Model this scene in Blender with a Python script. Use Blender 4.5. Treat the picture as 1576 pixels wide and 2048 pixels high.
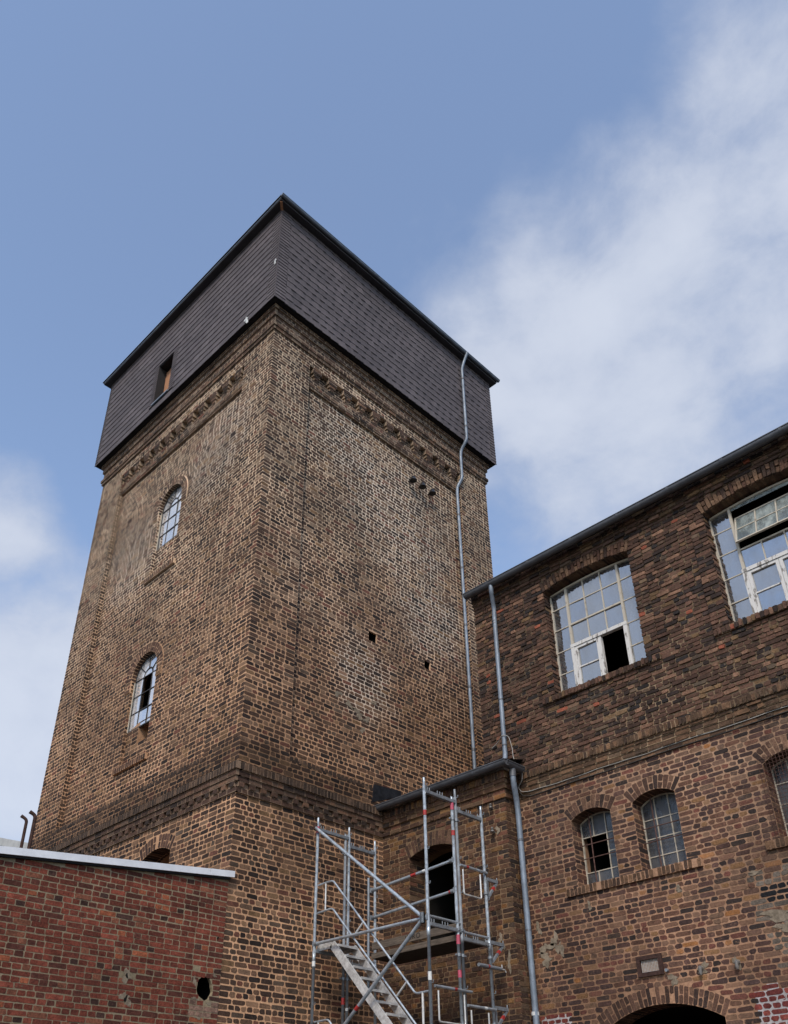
import bpy, bmesh, math, random
import numpy as np
from mathutils import Vector, Matrix
from mathutils.geometry import delaunay_2d_cdt

random.seed(11); RNG = np.random.default_rng(11)
for o in list(bpy.data.objects): bpy.data.objects.remove(o)
SC = bpy.context.scene; COL = SC.collection
R_ = math.radians

# ------------------------------------------------------------------ camera
CAM = np.array([10.0526, -7.0389, 1.6])
PITCH, ROLL, YAW = R_(30.633), R_(-0.8078), R_(134.1183)
FPX, PPY = 1769.46, 1294.05
_f = np.array([math.cos(YAW)*math.cos(PITCH), math.sin(YAW)*math.cos(PITCH), math.sin(PITCH)])
_r = np.cross(_f, [0, 0, 1]); _r /= np.linalg.norm(_r); _u = np.cross(_r, _f)
CR = math.cos(ROLL)*_r+math.sin(ROLL)*_u; CU = -math.sin(ROLL)*_r+math.cos(ROLL)*_u; CF = _f
cd = bpy.data.cameras.new('camera'); cam = bpy.data.objects.new('camera', cd); COL.objects.link(cam)
cd.sensor_fit = 'VERTICAL'; cd.sensor_height = 36.0; cd.lens = FPX/2048*36
cd.shift_y = (PPY-1024)/2048; cd.clip_start = .1; cd.clip_end = 4000
cam.matrix_world = Matrix(((CR[0], CU[0], -CF[0], CAM[0]), (CR[1], CU[1], -CF[1], CAM[1]), (CR[2], CU[2], -CF[2], CAM[2]), (0, 0, 0, 1)))
SC.camera = cam
SC.render.resolution_x, SC.render.resolution_y = 788, 1024
SC.view_settings.view_transform = 'Standard'; SC.view_settings.look = 'None'
SC.view_settings.gamma = 1.0; SC.view_settings.use_curve_mapping = False
SC.view_settings.exposure = 0.86

# ------------------------------------------------------------------ sky and sun
SUN_DIR = Vector((.58, -.81, .95)).normalized()
sl = bpy.data.lights.new('sun', 'SUN'); sl.energy = 1.5; sl.angle = R_(14); sl.color = (1, .91, .80)
so = bpy.data.objects.new('sun', sl); COL.objects.link(so); so.location = (0, 0, 60)
so.rotation_euler = SUN_DIR.to_track_quat('Z', 'Y').to_euler()
W = bpy.data.worlds.new('World'); SC.world = W; W.use_nodes = True
nt = W.node_tree; nt.nodes.clear()
def N(t, **k):
    n = nt.nodes.new(t)
    for a, b in k.items(): setattr(n, a, b)
    return n
out = N('ShaderNodeOutputWorld'); bg = N('ShaderNodeBackground'); bg.inputs[1].default_value = .136
sky = N('ShaderNodeTexSky'); sky.sky_type = 'NISHITA'; sky.sun_disc = False
sky.sun_elevation = math.asin(SUN_DIR.z); sky.sun_rotation = math.atan2(SUN_DIR.x, SUN_DIR.y)
sky.altitude = 60; sky.air_density = 1.0; sky.dust_density = .7; sky.ozone_density = 1.6
tc = N('ShaderNodeTexCoord')
def link(a, b): nt.links.new(a, b)
def math2(op, a, b, clamp=False):
    m = N('ShaderNodeMath', operation=op); m.use_clamp = clamp
    for i, v in enumerate((a, b)):
        if v is None: continue
        if isinstance(v, (int, float)): m.inputs[i].default_value = v
        else: link(v, m.inputs[i])
    return m.outputs[0]
mp = N('ShaderNodeMapping'); link(tc.outputs['Generated'], mp.inputs[0]); mp.inputs['Scale'].default_value = (1, 1, 1.5)
mp.inputs['Location'].default_value = (3.1, 1.7, .4)
n1 = N('ShaderNodeTexNoise'); n1.inputs['Scale'].default_value = 3.2; n1.inputs['Detail'].default_value = 10; n1.inputs['Roughness'].default_value = .56; n1.inputs['Distortion'].default_value = .2
link(mp.outputs[0], n1.inputs[0])
n2 = N('ShaderNodeTexNoise'); n2.inputs['Scale'].default_value = 8.0; n2.inputs['Detail'].default_value = 9; n2.inputs['Roughness'].default_value = .6; n2.inputs['Distortion'].default_value = .25
link(mp.outputs[0], n2.inputs[0])
fld = math2('ADD', math2('MULTIPLY', n1.outputs[0], .62), math2('MULTIPLY', n2.outputs[0], .38))
def pxdir(x, y):
    d = (x-788)/FPX*CR-(y-PPY)/FPX*CU+CF
    return d/np.linalg.norm(d)
bias = None
for x, y, rad, amp in ((1560, 160, 12, .11), (1470, 560, 11, .09), (1330, 840, 8, .08), (1130, 880, 7, .08), (920, 460, 5, .16), (1180, 460, 5, .13), (1020, 700, 5, .13), (10, 1330, 8, .22), (40, 1500, 7, .20), (10, 1010, 3.2, .22), (470, 230, 5, .07),
        (600, 120, 18, -.13), (230, 600, 15, -.15), (1010, 230, 8, -.09), (100, 200, 14, -.08), (1080, 1050, 7, -.06), ((-.58, -.60, .56), None, 30, .12)):
    d = pxdir(x, y) if y is not None else np.array(x)/np.linalg.norm(x); dp = N('ShaderNodeVectorMath', operation='DOT_PRODUCT'); link(tc.outputs['Generated'], dp.inputs[0]); dp.inputs[1].default_value = d
    mr = N('ShaderNodeMapRange', interpolation_type='SMOOTHSTEP'); link(dp.outputs['Value'], mr.inputs[0])
    mr.inputs[1].default_value = math.cos(R_(rad*1.5)); mr.inputs[2].default_value = math.cos(R_(rad*.25)); mr.inputs[3].default_value = 0; mr.inputs[4].default_value = amp
    bias = mr.outputs[0] if bias is None else math2('ADD', bias, mr.outputs[0])
fld = math2('ADD', fld, bias)
cm = N('ShaderNodeMapRange', interpolation_type='SMOOTHSTEP'); link(fld, cm.inputs[0])
cm.inputs[1].default_value = .42; cm.inputs[2].default_value = .74; cm.inputs[3].default_value = .0; cm.inputs[4].default_value = .90
veil = math2('ADD', math2('MULTIPLY', cm.outputs[0], .85), .14)
cc = N('ShaderNodeMix', data_type='RGBA'); cf = N('ShaderNodeMapRange', interpolation_type='SMOOTHSTEP'); link(fld, cf.inputs[0]); cf.inputs[1].default_value = .50; cf.inputs[2].default_value = .86; link(cf.outputs[0], cc.inputs[0])
cc.inputs[6].default_value = (1.95, 2.2, 2.8, 1); cc.inputs[7].default_value = (2.75, 2.95, 3.4, 1)
mx = N('ShaderNodeMix', data_type='RGBA'); link(veil, mx.inputs[0]); link(sky.outputs[0], mx.inputs[6]); link(cc.outputs[2], mx.inputs[7])
link(mx.outputs[2], bg.inputs[0]); link(bg.outputs[0], out.inputs[0])

# ------------------------------------------------------------------ small helpers
def lin(c): return tuple(((v/255)/12.92 if v/255 <= .04045 else ((v/255+.055)/1.055)**2.4) for v in c)
def link_obj(o, parent=None):
    COL.objects.link(o)
    if parent is not None:
        o.parent = parent
        if parent.type == 'EMPTY': o.matrix_parent_inverse = Matrix.Translation(-parent.location)
    return o
def tag(o, label=None, cat=None, group=None, kind=None):
    if label: o['label'] = label
    if cat: o['category'] = cat
    if group: o['group'] = group
    if kind: o['kind'] = kind
    return o
def empty(name, loc, label, cat, group=None):
    o = bpy.data.objects.new(name, None); o.empty_display_size = .3; COL.objects.link(o)
    o.location = loc
    return tag(o, label, cat, group)
class Fr:
    def __init__(s, O, U, V, Nn): s.O, s.U, s.V, s.N = [np.array(a, float) for a in (O, U, V, Nn)]
    def p(s, u, v, n=0): return s.O+s.U*u+s.V*v+s.N*n
    def off(s, n): return Fr(s.O+s.N*n, s.U, s.V, s.N)
class MB:
    def __init__(s): s.v = []; s.f = []; s.sm = []
    def add(s, vs, fs, smooth=False):
        b = len(s.v); s.v += [tuple(float(c) for c in v) for v in vs]
        s.f += [tuple(b+i for i in f) for f in fs]; s.sm += [smooth]*len(fs); return s
    def hexa(s, c):   # 8 corners: bottom 4 ccw, top 4
        return s.add(c, [(3, 2, 1, 0), (4, 5, 6, 7), (0, 1, 5, 4), (1, 2, 6, 5), (2, 3, 7, 6), (3, 0, 4, 7)])
    def box(s, x0, x1, y0, y1, z0, z1):
        return s.hexa([(x0, y0, z0), (x1, y0, z0), (x1, y1, z0), (x0, y1, z0), (x0, y0, z1), (x1, y0, z1), (x1, y1, z1), (x0, y1, z1)])
    def fbox(s, fr, u0, u1, v0, v1, n0, n1):
        q = [fr.p(u0, v0, n0), fr.p(u1, v0, n0), fr.p(u1, v1, n0), fr.p(u0, v1, n0), fr.p(u0, v0, n1), fr.p(u1, v0, n1), fr.p(u1, v1, n1), fr.p(u0, v1, n1)]
        return s.hexa(q)
    def prism(s, fr, poly, n0, n1):
        k = len(poly); vs = [fr.p(a, b, n0) for a, b in poly]+[fr.p(a, b, n1) for a, b in poly]
        return s.add(vs, [tuple(range(k-1, -1, -1)), tuple(range(k, 2*k))]+[(i, (i+1) % k, k+(i+1) % k, k+i) for i in range(k)])
    def bar(s, p0, p1, w, h, up=(0, 0, 1)):
        p0, p1, up = np.array(p0, float), np.array(p1, float), np.array(up, float)
        d = p1-p0; d /= np.linalg.norm(d); a = np.cross(d, up); a /= np.linalg.norm(a); b = np.cross(a, d)
        a *= w/2; b *= h/2
        return s.hexa([p0-a-b, p0+a-b, p0+a+b, p0-a+b, p1-a-b, p1+a-b, p1+a+b, p1-a+b])
    def tube(s, pts, r, seg=12, caps=True, hollow=False):
        pts = [np.array(p, float) for p in pts]; n = len(pts); rings = []
        t0 = pts[1]-pts[0]; t0 /= np.linalg.norm(t0)
        a = np.cross(t0, [0, 0, 1.0])
        if np.linalg.norm(a) < 1e-3: a = np.cross(t0, [1.0, 0, 0])
        a /= np.linalg.norm(a)
        for i in range(n):
            t = (pts[min(i+1, n-1)]-pts[max(i-1, 0)]); t /= np.linalg.norm(t)
            a = a-t*(a@t); a /= np.linalg.norm(a); b = np.cross(t, a)
            rr = r[i] if isinstance(r, (list, tuple)) else r
            rings.append([pts[i]+rr*(math.cos(q)*a+math.sin(q)*b) for q in np.linspace(0, 2*math.pi, seg, endpoint=False)])
        vs = [p for g in rings for p in g]; fs = []
        for i in range(n-1):
            for j in range(seg):
                k = (j+1) % seg; fs.append((i*seg+j, i*seg+k, (i+1)*seg+k, (i+1)*seg+j))
        s.add(vs, fs, True)
        if caps: s.add(rings[0], [tuple(range(seg-1, -1, -1))]); s.add(rings[-1], [tuple(range(seg))])
        return s
    def build(s, name, m, parent=None):
        me = bpy.data.meshes.new(name); me.from_pydata(s.v, [], s.f); me.materials.append(m)
        if any(s.sm): me.polygons.foreach_set('use_smooth', s.sm)
        me.update(); return link_obj(bpy.data.objects.new(name, me), parent)

def bend(pts, r=.08, k=5):
    """round the corners of a polyline"""
    pts = [np.array(p, float) for p in pts]; o = [pts[0]]
    for i in range(1, len(pts)-1):
        a, b, c = pts[i-1], pts[i], pts[i+1]; da = a-b; dc = c-b
        la, lc = np.linalg.norm(da), np.linalg.norm(dc); q = min(r, la*.45, lc*.45)
        s, e = b+da/la*q, b+dc/lc*q
        for t in np.linspace(0, 1, k): o.append((1-t)**2*s+2*t*(1-t)*b+t*t*e)
    return o+[pts[-1]]

# ------------------------------------------------------------------ materials
class M:
    """node material builder"""
    def __init__(s, name, rough=.85, metal=0.0, spec=.3):
        s.m = bpy.data.materials.new(name); s.m.use_nodes = True; s.t = s.m.node_tree
        s.b = s.t.nodes['Principled BSDF']; s.b.inputs['Roughness'].default_value = rough; s.b.inputs['Metallic'].default_value = metal
        s.b.inputs['Specular IOR Level'].default_value = spec
        g = s.t.nodes.new('ShaderNodeNewGeometry'); s.pos = g.outputs['Position']
    def n(s, t, **k):
        x = s.t.nodes.new(t)
        for a, b in k.items(): setattr(x, a, b)
        return x
    def l(s, a, b): s.t.links.new(a, b)
    def noise(s, scale, detail=4, rough=.6, stretch=(1, 1, 1), dist=0.0, loc=(0, 0, 0)):
        x = s.n('ShaderNodeTexNoise'); x.inputs['Scale'].default_value = scale; x.inputs['Detail'].default_value = detail
        x.inputs['Roughness'].default_value = rough; x.inputs['Distortion'].default_value = dist
        p = s.n('ShaderNodeMapping'); p.inputs['Scale'].default_value = stretch; p.inputs['Location'].default_value = loc
        s.l(s.pos, p.inputs[0]); s.l(p.outputs[0], x.inputs[0]); return x.outputs[0]
    def ramp(s, v, a, b, lo=0.0, hi=1.0, smooth=True):
        x = s.n('ShaderNodeMapRange', interpolation_type='SMOOTHSTEP' if smooth else 'LINEAR'); s.l(v, x.inputs[0])
        for i, q in enumerate((a, b, lo, hi)): x.inputs[i+1].default_value = q
        return x.outputs[0]
    def mix(s, f, a, b, mode='MIX'):
        x = s.n('ShaderNodeMix', data_type='RGBA', blend_type=mode)
        for i, q in ((0, f), (6, a), (7, b)):
            if isinstance(q, (int, float)): x.inputs[i].default_value = q
            elif isinstance(q, (tuple, list)): x.inputs[i].default_value = (*q[:3], 1)
            else: s.l(q, x.inputs[i])
        return x.outputs[2]
    def math(s, op, a, b):
        x = s.n('ShaderNodeMath', operation=op)
        for i, q in enumerate((a, b)):
            if isinstance(q, (int, float)): x.inputs[i].default_value = q
            else: s.l(q, x.inputs[i])
        return x.outputs[0]
    def scale(s, c, f):   # colour times a grey value
        x = s.n('ShaderNodeVectorMath', operation='SCALE'); s.l(c, x.inputs[0]); s.l(f, x.inputs['Scale']); return x.outputs[0]
    def z(s):
        x = s.n('ShaderNodeSeparateXYZ'); s.l(s.pos, x.inputs[0]); return x.outputs
    def color(s, c):
        if isinstance(c, (tuple, list)): s.b.inputs['Base Color'].default_value = (*c[:3], 1)
        else: s.l(c, s.b.inputs['Base Color'])
        return s
    def bump(s, v, strength=.4, dist=.01):
        x = s.n('ShaderNodeBump'); x.inputs['Strength'].default_value = strength; x.inputs['Distance'].default_value = dist
        s.l(v, x.inputs['Height']); s.l(x.outputs[0], s.b.inputs['Normal']); return s

def stain(t, damp=False):
    a = t.ramp(t.noise(.42, 6, .6, loc=(3, 7, 1)), .34, .66, .86, 1.12)
    b = t.ramp(t.noise(2.4, 6, .65, (1, 1, .07), loc=(1, 2, 8)), .50, .76, 1.0, .74)
    c = t.math('MULTIPLY', a, b)
    if damp:   # damp, sooty strip above the cornice
        zz = t.z()[2]; m = t.math('MULTIPLY', t.ramp(zz, 6.7, 6.85), t.ramp(t.math('SUBTRACT', zz, t.math('MULTIPLY', t.noise(1.1, 6, .65), .9)), 6.62, 6.95, 1, 0))
        c = t.math('MULTIPLY', c, t.math('SUBTRACT', 1.0, t.math('MULTIPLY', m, .5)))
    return c
def mortar_color(t, pink, grey, z0, z1, lo=.72, hi=1.2):
    zz = t.z()[2]
    g = t.ramp(t.math('ADD', zz, t.math('MULTIPLY', t.noise(.55, 5), 6.0)), z0+3, z1+3)
    c = t.mix(g, pink, grey)
    c = t.scale(c, t.ramp(t.noise(.8, 6, .65, loc=(4, 1, 2)), .3, .7, lo, hi))
    return t.scale(c, t.ramp(t.noise(38, 4), .25, .75, .78, 1.18))
def bloom(t, c):
    for p, r in (((-.1, 3.6, 13.6), 1.9), ((-.1, 4.5, 11.4), 1.3), ((-.1, 2.0, 14.6), 1.3), ((-1.6, 0, 14.2), 1.5), ((-4.6, 0, 13.0), 1.4), ((-.1, 2.7, 9.2), 1.0)):
        d = t.n('ShaderNodeVectorMath', operation='DISTANCE'); t.l(t.pos, d.inputs[0]); d.inputs[1].default_value = p
        q = t.math('ADD', t.math('DIVIDE', d.outputs['Value'], r), t.math('MULTIPLY', t.math('SUBTRACT', t.noise(1.6, 6, .65), .5), 1.6))
        c = t.mix(t.ramp(q, .35, 1.05, .62, 0), c, (.66, .56, .45))
    return c
def mat_mortar(name, pink, grey, z0=5, z1=14, lo=.72, hi=1.2):
    t = M(name, .95, 0, .15)
    mc = mortar_color(t, pink, grey, z0, z1, lo, hi)
    if name == 'mortar_tower': mc = bloom(t, mc)
    t.color(t.scale(mc, stain(t, name == 'mortar_tower'))); t.bump(t.noise(60, 5), .15 if 'tower' in name else .6, .006); return t.m
def mat_brick(name, pink, grey, z0=5, z1=14, smear=(.70, .82), amount=.18, soot=.35, patch=None):
    t = M(name, .88, 0, .22)
    at = t.n('ShaderNodeAttribute'); at.attribute_name = 'col'; c = at.outputs['Color']
    c = t.scale(c, t.ramp(t.noise(46, 5, .75), .25, .75, .50, 1.5))
    c = t.scale(c, t.ramp(t.noise(9, 4, .6), .3, .7, .8, 1.2))
    sm = t.math('MULTIPLY', t.ramp(t.math('ADD', t.math('MULTIPLY', t.noise(21, 5, .7), .72), t.math('MULTIPLY', t.noise(1.3, 4, .6, loc=(7, 3, 1)), .45)), *smear), amount)
    pb = t.ramp(t.math('ADD', t.math('MULTIPLY', at.outputs['Alpha'], 1.25), t.math('MULTIPLY', t.math('SUBTRACT', t.noise(33, 5, .75, loc=(5, 5, 5)), .5), 1.5)), .15, 1.05)
    pb = t.math('MULTIPLY', pb, t.ramp(at.outputs['Alpha'], .02, .2))
    sm = t.math('MAXIMUM', sm, t.math('MULTIPLY', pb, .62))
    c = t.mix(sm, c, mortar_color(t, pink, grey, z0, z1, .55, .88))
    st = t.ramp(t.noise(.9, 6, .65, (1, 1, .45), loc=(2, 9, 5)), .5, .75, 1.0, 1.0-soot)
    c = t.scale(t.scale(c, st), stain(t, name == 'brick_tower'))
    t.color(c); t.bump(t.noise(55, 6, .7), .15 if 'tower' in name else .7, .008); return t.m
def mat_plain(name, c, rough=.6, metal=0.0, spec=.4, var=.25, sc=12, bump=.15, stretch=(1, 1, 1)):
    t = M(name, rough, metal, spec); rgb = t.n('ShaderNodeRGB'); rgb.outputs[0].default_value = (*c, 1)
    t.color(t.scale(rgb.outputs[0], t.ramp(t.noise(sc, 5, .65, stretch), .25, .75, 1-var, 1+var)))
    if bump: t.bump(t.noise(sc*4, 4), bump, .004)
    return t.m
def mat_galv(name, c, rough=.42, metal=.65):
    t = M(name, rough, metal, .5)
    v = t.n('ShaderNodeTexVoronoi'); v.inputs['Scale'].default_value = 55
    s = t.ramp(v.outputs['Distance'], 0, .8, .82, 1.1); rgb = t.n('ShaderNodeRGB'); rgb.outputs[0].default_value = (*c, 1)
    k = t.scale(t.scale(rgb.outputs[0], s), t.ramp(t.noise(5, 5, .7), .25, .75, .72, 1.2))
    k = t.mix(t.ramp(t.noise(13, 5, .7, loc=(1, 5, 2)), .62, .72), k, (c[0]*.45, c[1]*.43, c[2]*.42))
    t.color(k); t.l(t.ramp(t.noise(20, 4), .3, .7, rough-.1, rough+.2), t.b.inputs['Roughness']); return t.m
def mat_glass(name, fac, rough=.02, tint=(.9, .94, 1), dirt=.10, dirtc=(.30, .33, .36)):
    t = M(name); nt_ = t.t; o = nt_.nodes['Material Output']
    gl = t.n('ShaderNodeBsdfGlossy'); gl.inputs['Roughness'].default_value = rough; gl.inputs['Color'].default_value = (*tint, 1)
    tr = t.n('ShaderNodeBsdfTransparent'); tr.inputs['Color'].default_value = (.62, .66, .68, 1)
    df = t.n('ShaderNodeBsdfDiffuse'); df.inputs['Color'].default_value = (*dirtc, 1)
    bp = t.n('ShaderNodeBump'); bp.inputs['Strength'].default_value = .05; bp.inputs['Distance'].default_value = .02
    t.l(t.noise(2.2, 3), bp.inputs['Height']); t.l(bp.outputs[0], gl.inputs['Normal'])
    m1 = t.n('ShaderNodeMixShader'); m1.inputs[0].default_value = fac; t.l(tr.outputs[0], m1.inputs[1]); t.l(gl.outputs[0], m1.inputs[2])
    m2 = t.n('ShaderNodeMixShader'); t.l(t.ramp(t.noise(4, 6, .7, (1, 1, .4)), .35, .8, dirt*.3, dirt*2.2), m2.inputs[0])
    t.l(m1.outputs[0], m2.inputs[1]); t.l(df.outputs[0], m2.inputs[2]); t.l(m2.outputs[0], o.inputs[0]); return t.m

PINK, GREY = (.46, .265, .152), (.54, .405, .28)
MT = {}
MT['mortar'] = mat_mortar('mortar_tower', PINK, GREY, 7, 15, .78, 1.34)
MT['brick'] = mat_brick('brick_tower', PINK, GREY, 7, 15)
MT['mortar_soot'] = mat_mortar('mortar_soot', (.20, .135, .092), (.34, .25, .175), 8, 12)  # soot on the base cornice; painted shade on frieze and head moulding
MT['brick_soot'] = mat_brick('brick_soot', (.24, .16, .11), (.34, .26, .19), 8, 12, (.70, .80), .5)  # sooty cornice bricks; for frieze and head, shade put into the colour
LP, LG = (.33, .187, .114), (.30, .185, .118)
MT['mortar_low'] = mat_mortar('mortar_factory_low', LP, LG, 3, 7, .60, 1.22)
MT['brick_low'] = mat_brick('brick_factory_low', LP, LG, 3, 7, (.66, .76), .7, .3)
UP = (.29, .20, .125)
MT['mortar_up'] = mat_mortar('mortar_factory_up', UP, (.17, .12, .075), 5, 9, .5, 1.3)
MT['brick_up'] = mat_brick('brick_factory_up', (.25, .18, .115), (.25, .18, .12), 5, 9, (.66, .74), .6, .35)
AP = (.22, .14, .082)
MT['mortar_annex'] = mat_mortar('mortar_annex', AP, AP, 3, 7, .6, 1.15)
MT['brick_annex'] = mat_brick('brick_annex', AP, AP, 3, 7, (.64, .74), .6, .45)
RP = (.27, .215, .14)
MT['mortar_red'] = mat_mortar('mortar_shed', RP, RP, 3, 7, .75, 1.1)
MT['brick_red'] = mat_brick('brick_shed', RP, RP, 3, 7, (.70, .80), .5, .25)
MT['mortar_white'] = mat_mortar('mortar_white', (.46, .42, .41), (.46, .42, .41), 0, 9)
MT['render'] = mat_plain('cement_render', (.215, .172, .125), .95, 0, .1, .4, 16, .9)
MT['slate'] = None
t = M('slate', .62, 0, .2); at = t.n('ShaderNodeAttribute'); at.attribute_name = 'col'
t.color(t.scale(t.scale(at.outputs['Color'], t.ramp(t.noise(14, 5, .7, (1, 1, .5)), .25, .75, .82, 1.2)), t.ramp(t.noise(.7, 4), .3, .7, .88, 1.12))); t.bump(t.noise(30, 5, .7, (1, 1, .35)), .25, .004); MT['slate'] = t.m
MT['under'] = mat_plain('underlay_board', (.018, .017, .018), .9)
MT['soffit'] = mat_plain('soffit_board', (.055, .050, .053), .6, 0, .3, .2, 3)
MT['zinc'] = mat_galv('zinc', (.20, .235, .28), .5, .3)
MT['zinc_mid'] = mat_galv('zinc_mid', (.17, .19, .22), .42, .4)
MT['zinc_dark'] = mat_galv('zinc_dark', (.115, .118, .128), .5, .35)
MT['galv'] = mat_galv('galvanised_steel', (.44, .49, .53), .36, .6)
MT['galv_dull'] = mat_galv('galvanised_steel_dull', (.26, .28, .30), .5, .5)
MT['alu'] = mat_galv('aluminium', (.60, .59, .57), .42, .35)
MT['white_metal'] = mat_plain('white_coated_metal', (.70, .71, .74), .42, 0, .5, .10, 5, .03)
MT['wood'] = mat_plain('weathered_plank', (.125, .098, .075), .9, 0, .2, .4, 6, .5, (1, 8, 8))
MT['deckunder'] = mat_plain('dark_plank_underside', (.045, .037, .03), .9, 0, .2, .4, 6, .4, (1, 8, 8))  # darker plank tone for the deck underside
MT['board'] = mat_plain('orange_wood_board', (.40, .20, .11), .8, 0, .2, .4, 9, .4, (6, 6, .6))
MT['red'] = mat_plain('red_band', (.34, .030, .027), .5, 0, .4, .3, 20, .05)
MT['pink'] = mat_plain('pink_band', (.42, .07, .11), .5, 0, .4, .3, 20, .05)
MT['white'] = mat_plain('white_band', (.6, .6, .58), .6, 0, .4, .2, 20, .05)
MT['ink'] = mat_plain('black_stencil_paint', (.012, .012, .012), .8, 0, .2, .3, 30, 0)
MT['peel'] = None
t = M('peeling_white_paint', .8, 0, .3)
t.color(t.mix(t.ramp(t.noise(18, 6, .7, (1, 1, .25)), .54, .60), (.60, .58, .55), (.20, .18, .16))); t.bump(t.noise(18, 6, .7, (1, 1, .25)), .5, .005); MT['peel'] = t.m
t = M('cream_steel', .6, 0, .4)
t.color(t.mix(t.ramp(t.noise(14, 6, .7), .58, .66), (.46, .41, .33), (.22, .16, .11))); MT['cream'] = t.m
MT['darksteel'] = mat_plain('dark_window_steel', (.045, .04, .038), .6, .1, .4, .4, 14)
MT['rust'] = mat_plain('rusty_iron', (.055, .030, .024), .85, .1, .2, .45, 22, .4)
MT['rustbar'] = mat_plain('brown_iron_bar', (.10, .055, .045), .8, .1, .2, .45, 22, .3)
MT['glass'] = mat_glass('window_glass', .52, .02, (.80, .82, .84), .20, (.22, .225, .23))
MT['glass_tower'] = mat_glass('tower_glass', .80, .015, (1, 1, 1), .36, (.66, .66, .67))
MT['glass_dull'] = mat_glass('dull_glass', .10, .3, (.75, .77, .8), .62, (.105, .105, .11))
MT['glass_milky'] = mat_glass('milky_glass', .30, .25, (.8, .9, .95), .55, (.36, .40, .38))
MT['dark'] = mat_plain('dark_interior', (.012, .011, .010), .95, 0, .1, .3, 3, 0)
MT['lead'] = mat_plain('lead_flashing', (.035, .036, .042), .35, .5, .5, .5, 9, .5)
MT['cable'] = mat_plain('pale_cable', (.36, .34, .31), .6, 0, .4, .2, 20, 0)
MT['dcable'] = mat_plain('dark_cable', (.05, .045, .04), .7, 0, .3, .2, 20, 0)
MT['ceramic'] = mat_plain('grey_ceramic', (.17, .155, .14), .35, 0, .5, .3, 14, .05)
MT['black'] = mat_plain('black_ceramic', (.018, .017, .017), .3, 0, .5, .3, 14, .05)
MT['roof'] = mat_plain('roof_felt', (.045, .043, .043), .9, 0, .2, .3, 6, .4)
MT['plaster'] = mat_plain('pale_plaster', (.40, .40, .39), .9, 0, .2, .12, 2, .1)
MT['ground'] = mat_plain('yard_asphalt', (.055, .054, .052), .9, 0, .2, .3, 3, .4)

# ------------------------------------------------------------------ bricks
G = .98
def pal(*a): return ([w for w, c in a], [np.array(lin(c))*G for w, c in a])
PAL = {
 'tower': pal((26, (64, 49, 41)), (24, (76, 57, 46)), (18, (92, 69, 54)), (8, (80, 66, 55)), (6, (112, 86, 62)), (6, (98, 64, 52)), (14, (48, 39, 35)), (5, (112, 88, 70))),
 'up': pal((24, (72, 54, 45)), (22, (86, 63, 52)), (16, (98, 72, 59)), (14, (55, 44, 40)), (8, (122, 92, 74)), (1.0, (135, 76, 58)), (5, (110, 86, 62)), (6, (46, 41, 40))),
 'low': pal((22, (80, 58, 51)), (20, (66, 50, 46)), (18, (96, 68, 55)), (5, (122, 90, 62)), (1, (145, 98, 60)), (13, (52, 43, 40)), (7, (102, 64, 54)), (2, (112, 86, 68))),
 'annex': pal((22, (72, 52, 41)), (20, (84, 60, 45)), (14, (60, 45, 38)), (10, (104, 76, 48)), (10, (94, 62, 48)), (8, (48, 39, 35)), (2, (122, 84, 52))),
 'red': pal((26, (110, 57, 44)), (24, (98, 52, 41)), (18, (120, 63, 49)), (14, (86, 50, 41)), (3, (138, 78, 54)), (3, (64, 44, 38)), (8, (122, 76, 58))),
 'redpatch': pal((5, (114, 54, 48)), (5, (102, 50, 46)), (3, (124, 62, 54))),
 'cornice': pal((10, (72, 54, 45)), (8, (86, 64, 52)), (5, (56, 45, 39)), (3, (104, 77, 60))),
 'rowlock': pal((10, (60, 48, 40)), (8, (74, 58, 47)), (4, (92, 72, 57))),
 'rowlight': pal((10, (82, 63, 49)), (8, (98, 74, 56)), (5, (66, 51, 42)), (3, (116, 88, 66))),
 'arch': pal((10, (90, 66, 54)), (8, (74, 55, 46)), (6, (106, 80, 64)), (4, (58, 45, 40))),
 'archup': pal((10, (102, 77, 60)), (8, (86, 62, 50)), (6, (116, 90, 70)), (4, (68, 52, 44))),
}
def pick(p):
    w, c = PAL[p]; k = random.choices(range(len(w)), w)[0]; return c[k]*math.exp(random.gauss(0, .12))
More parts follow.
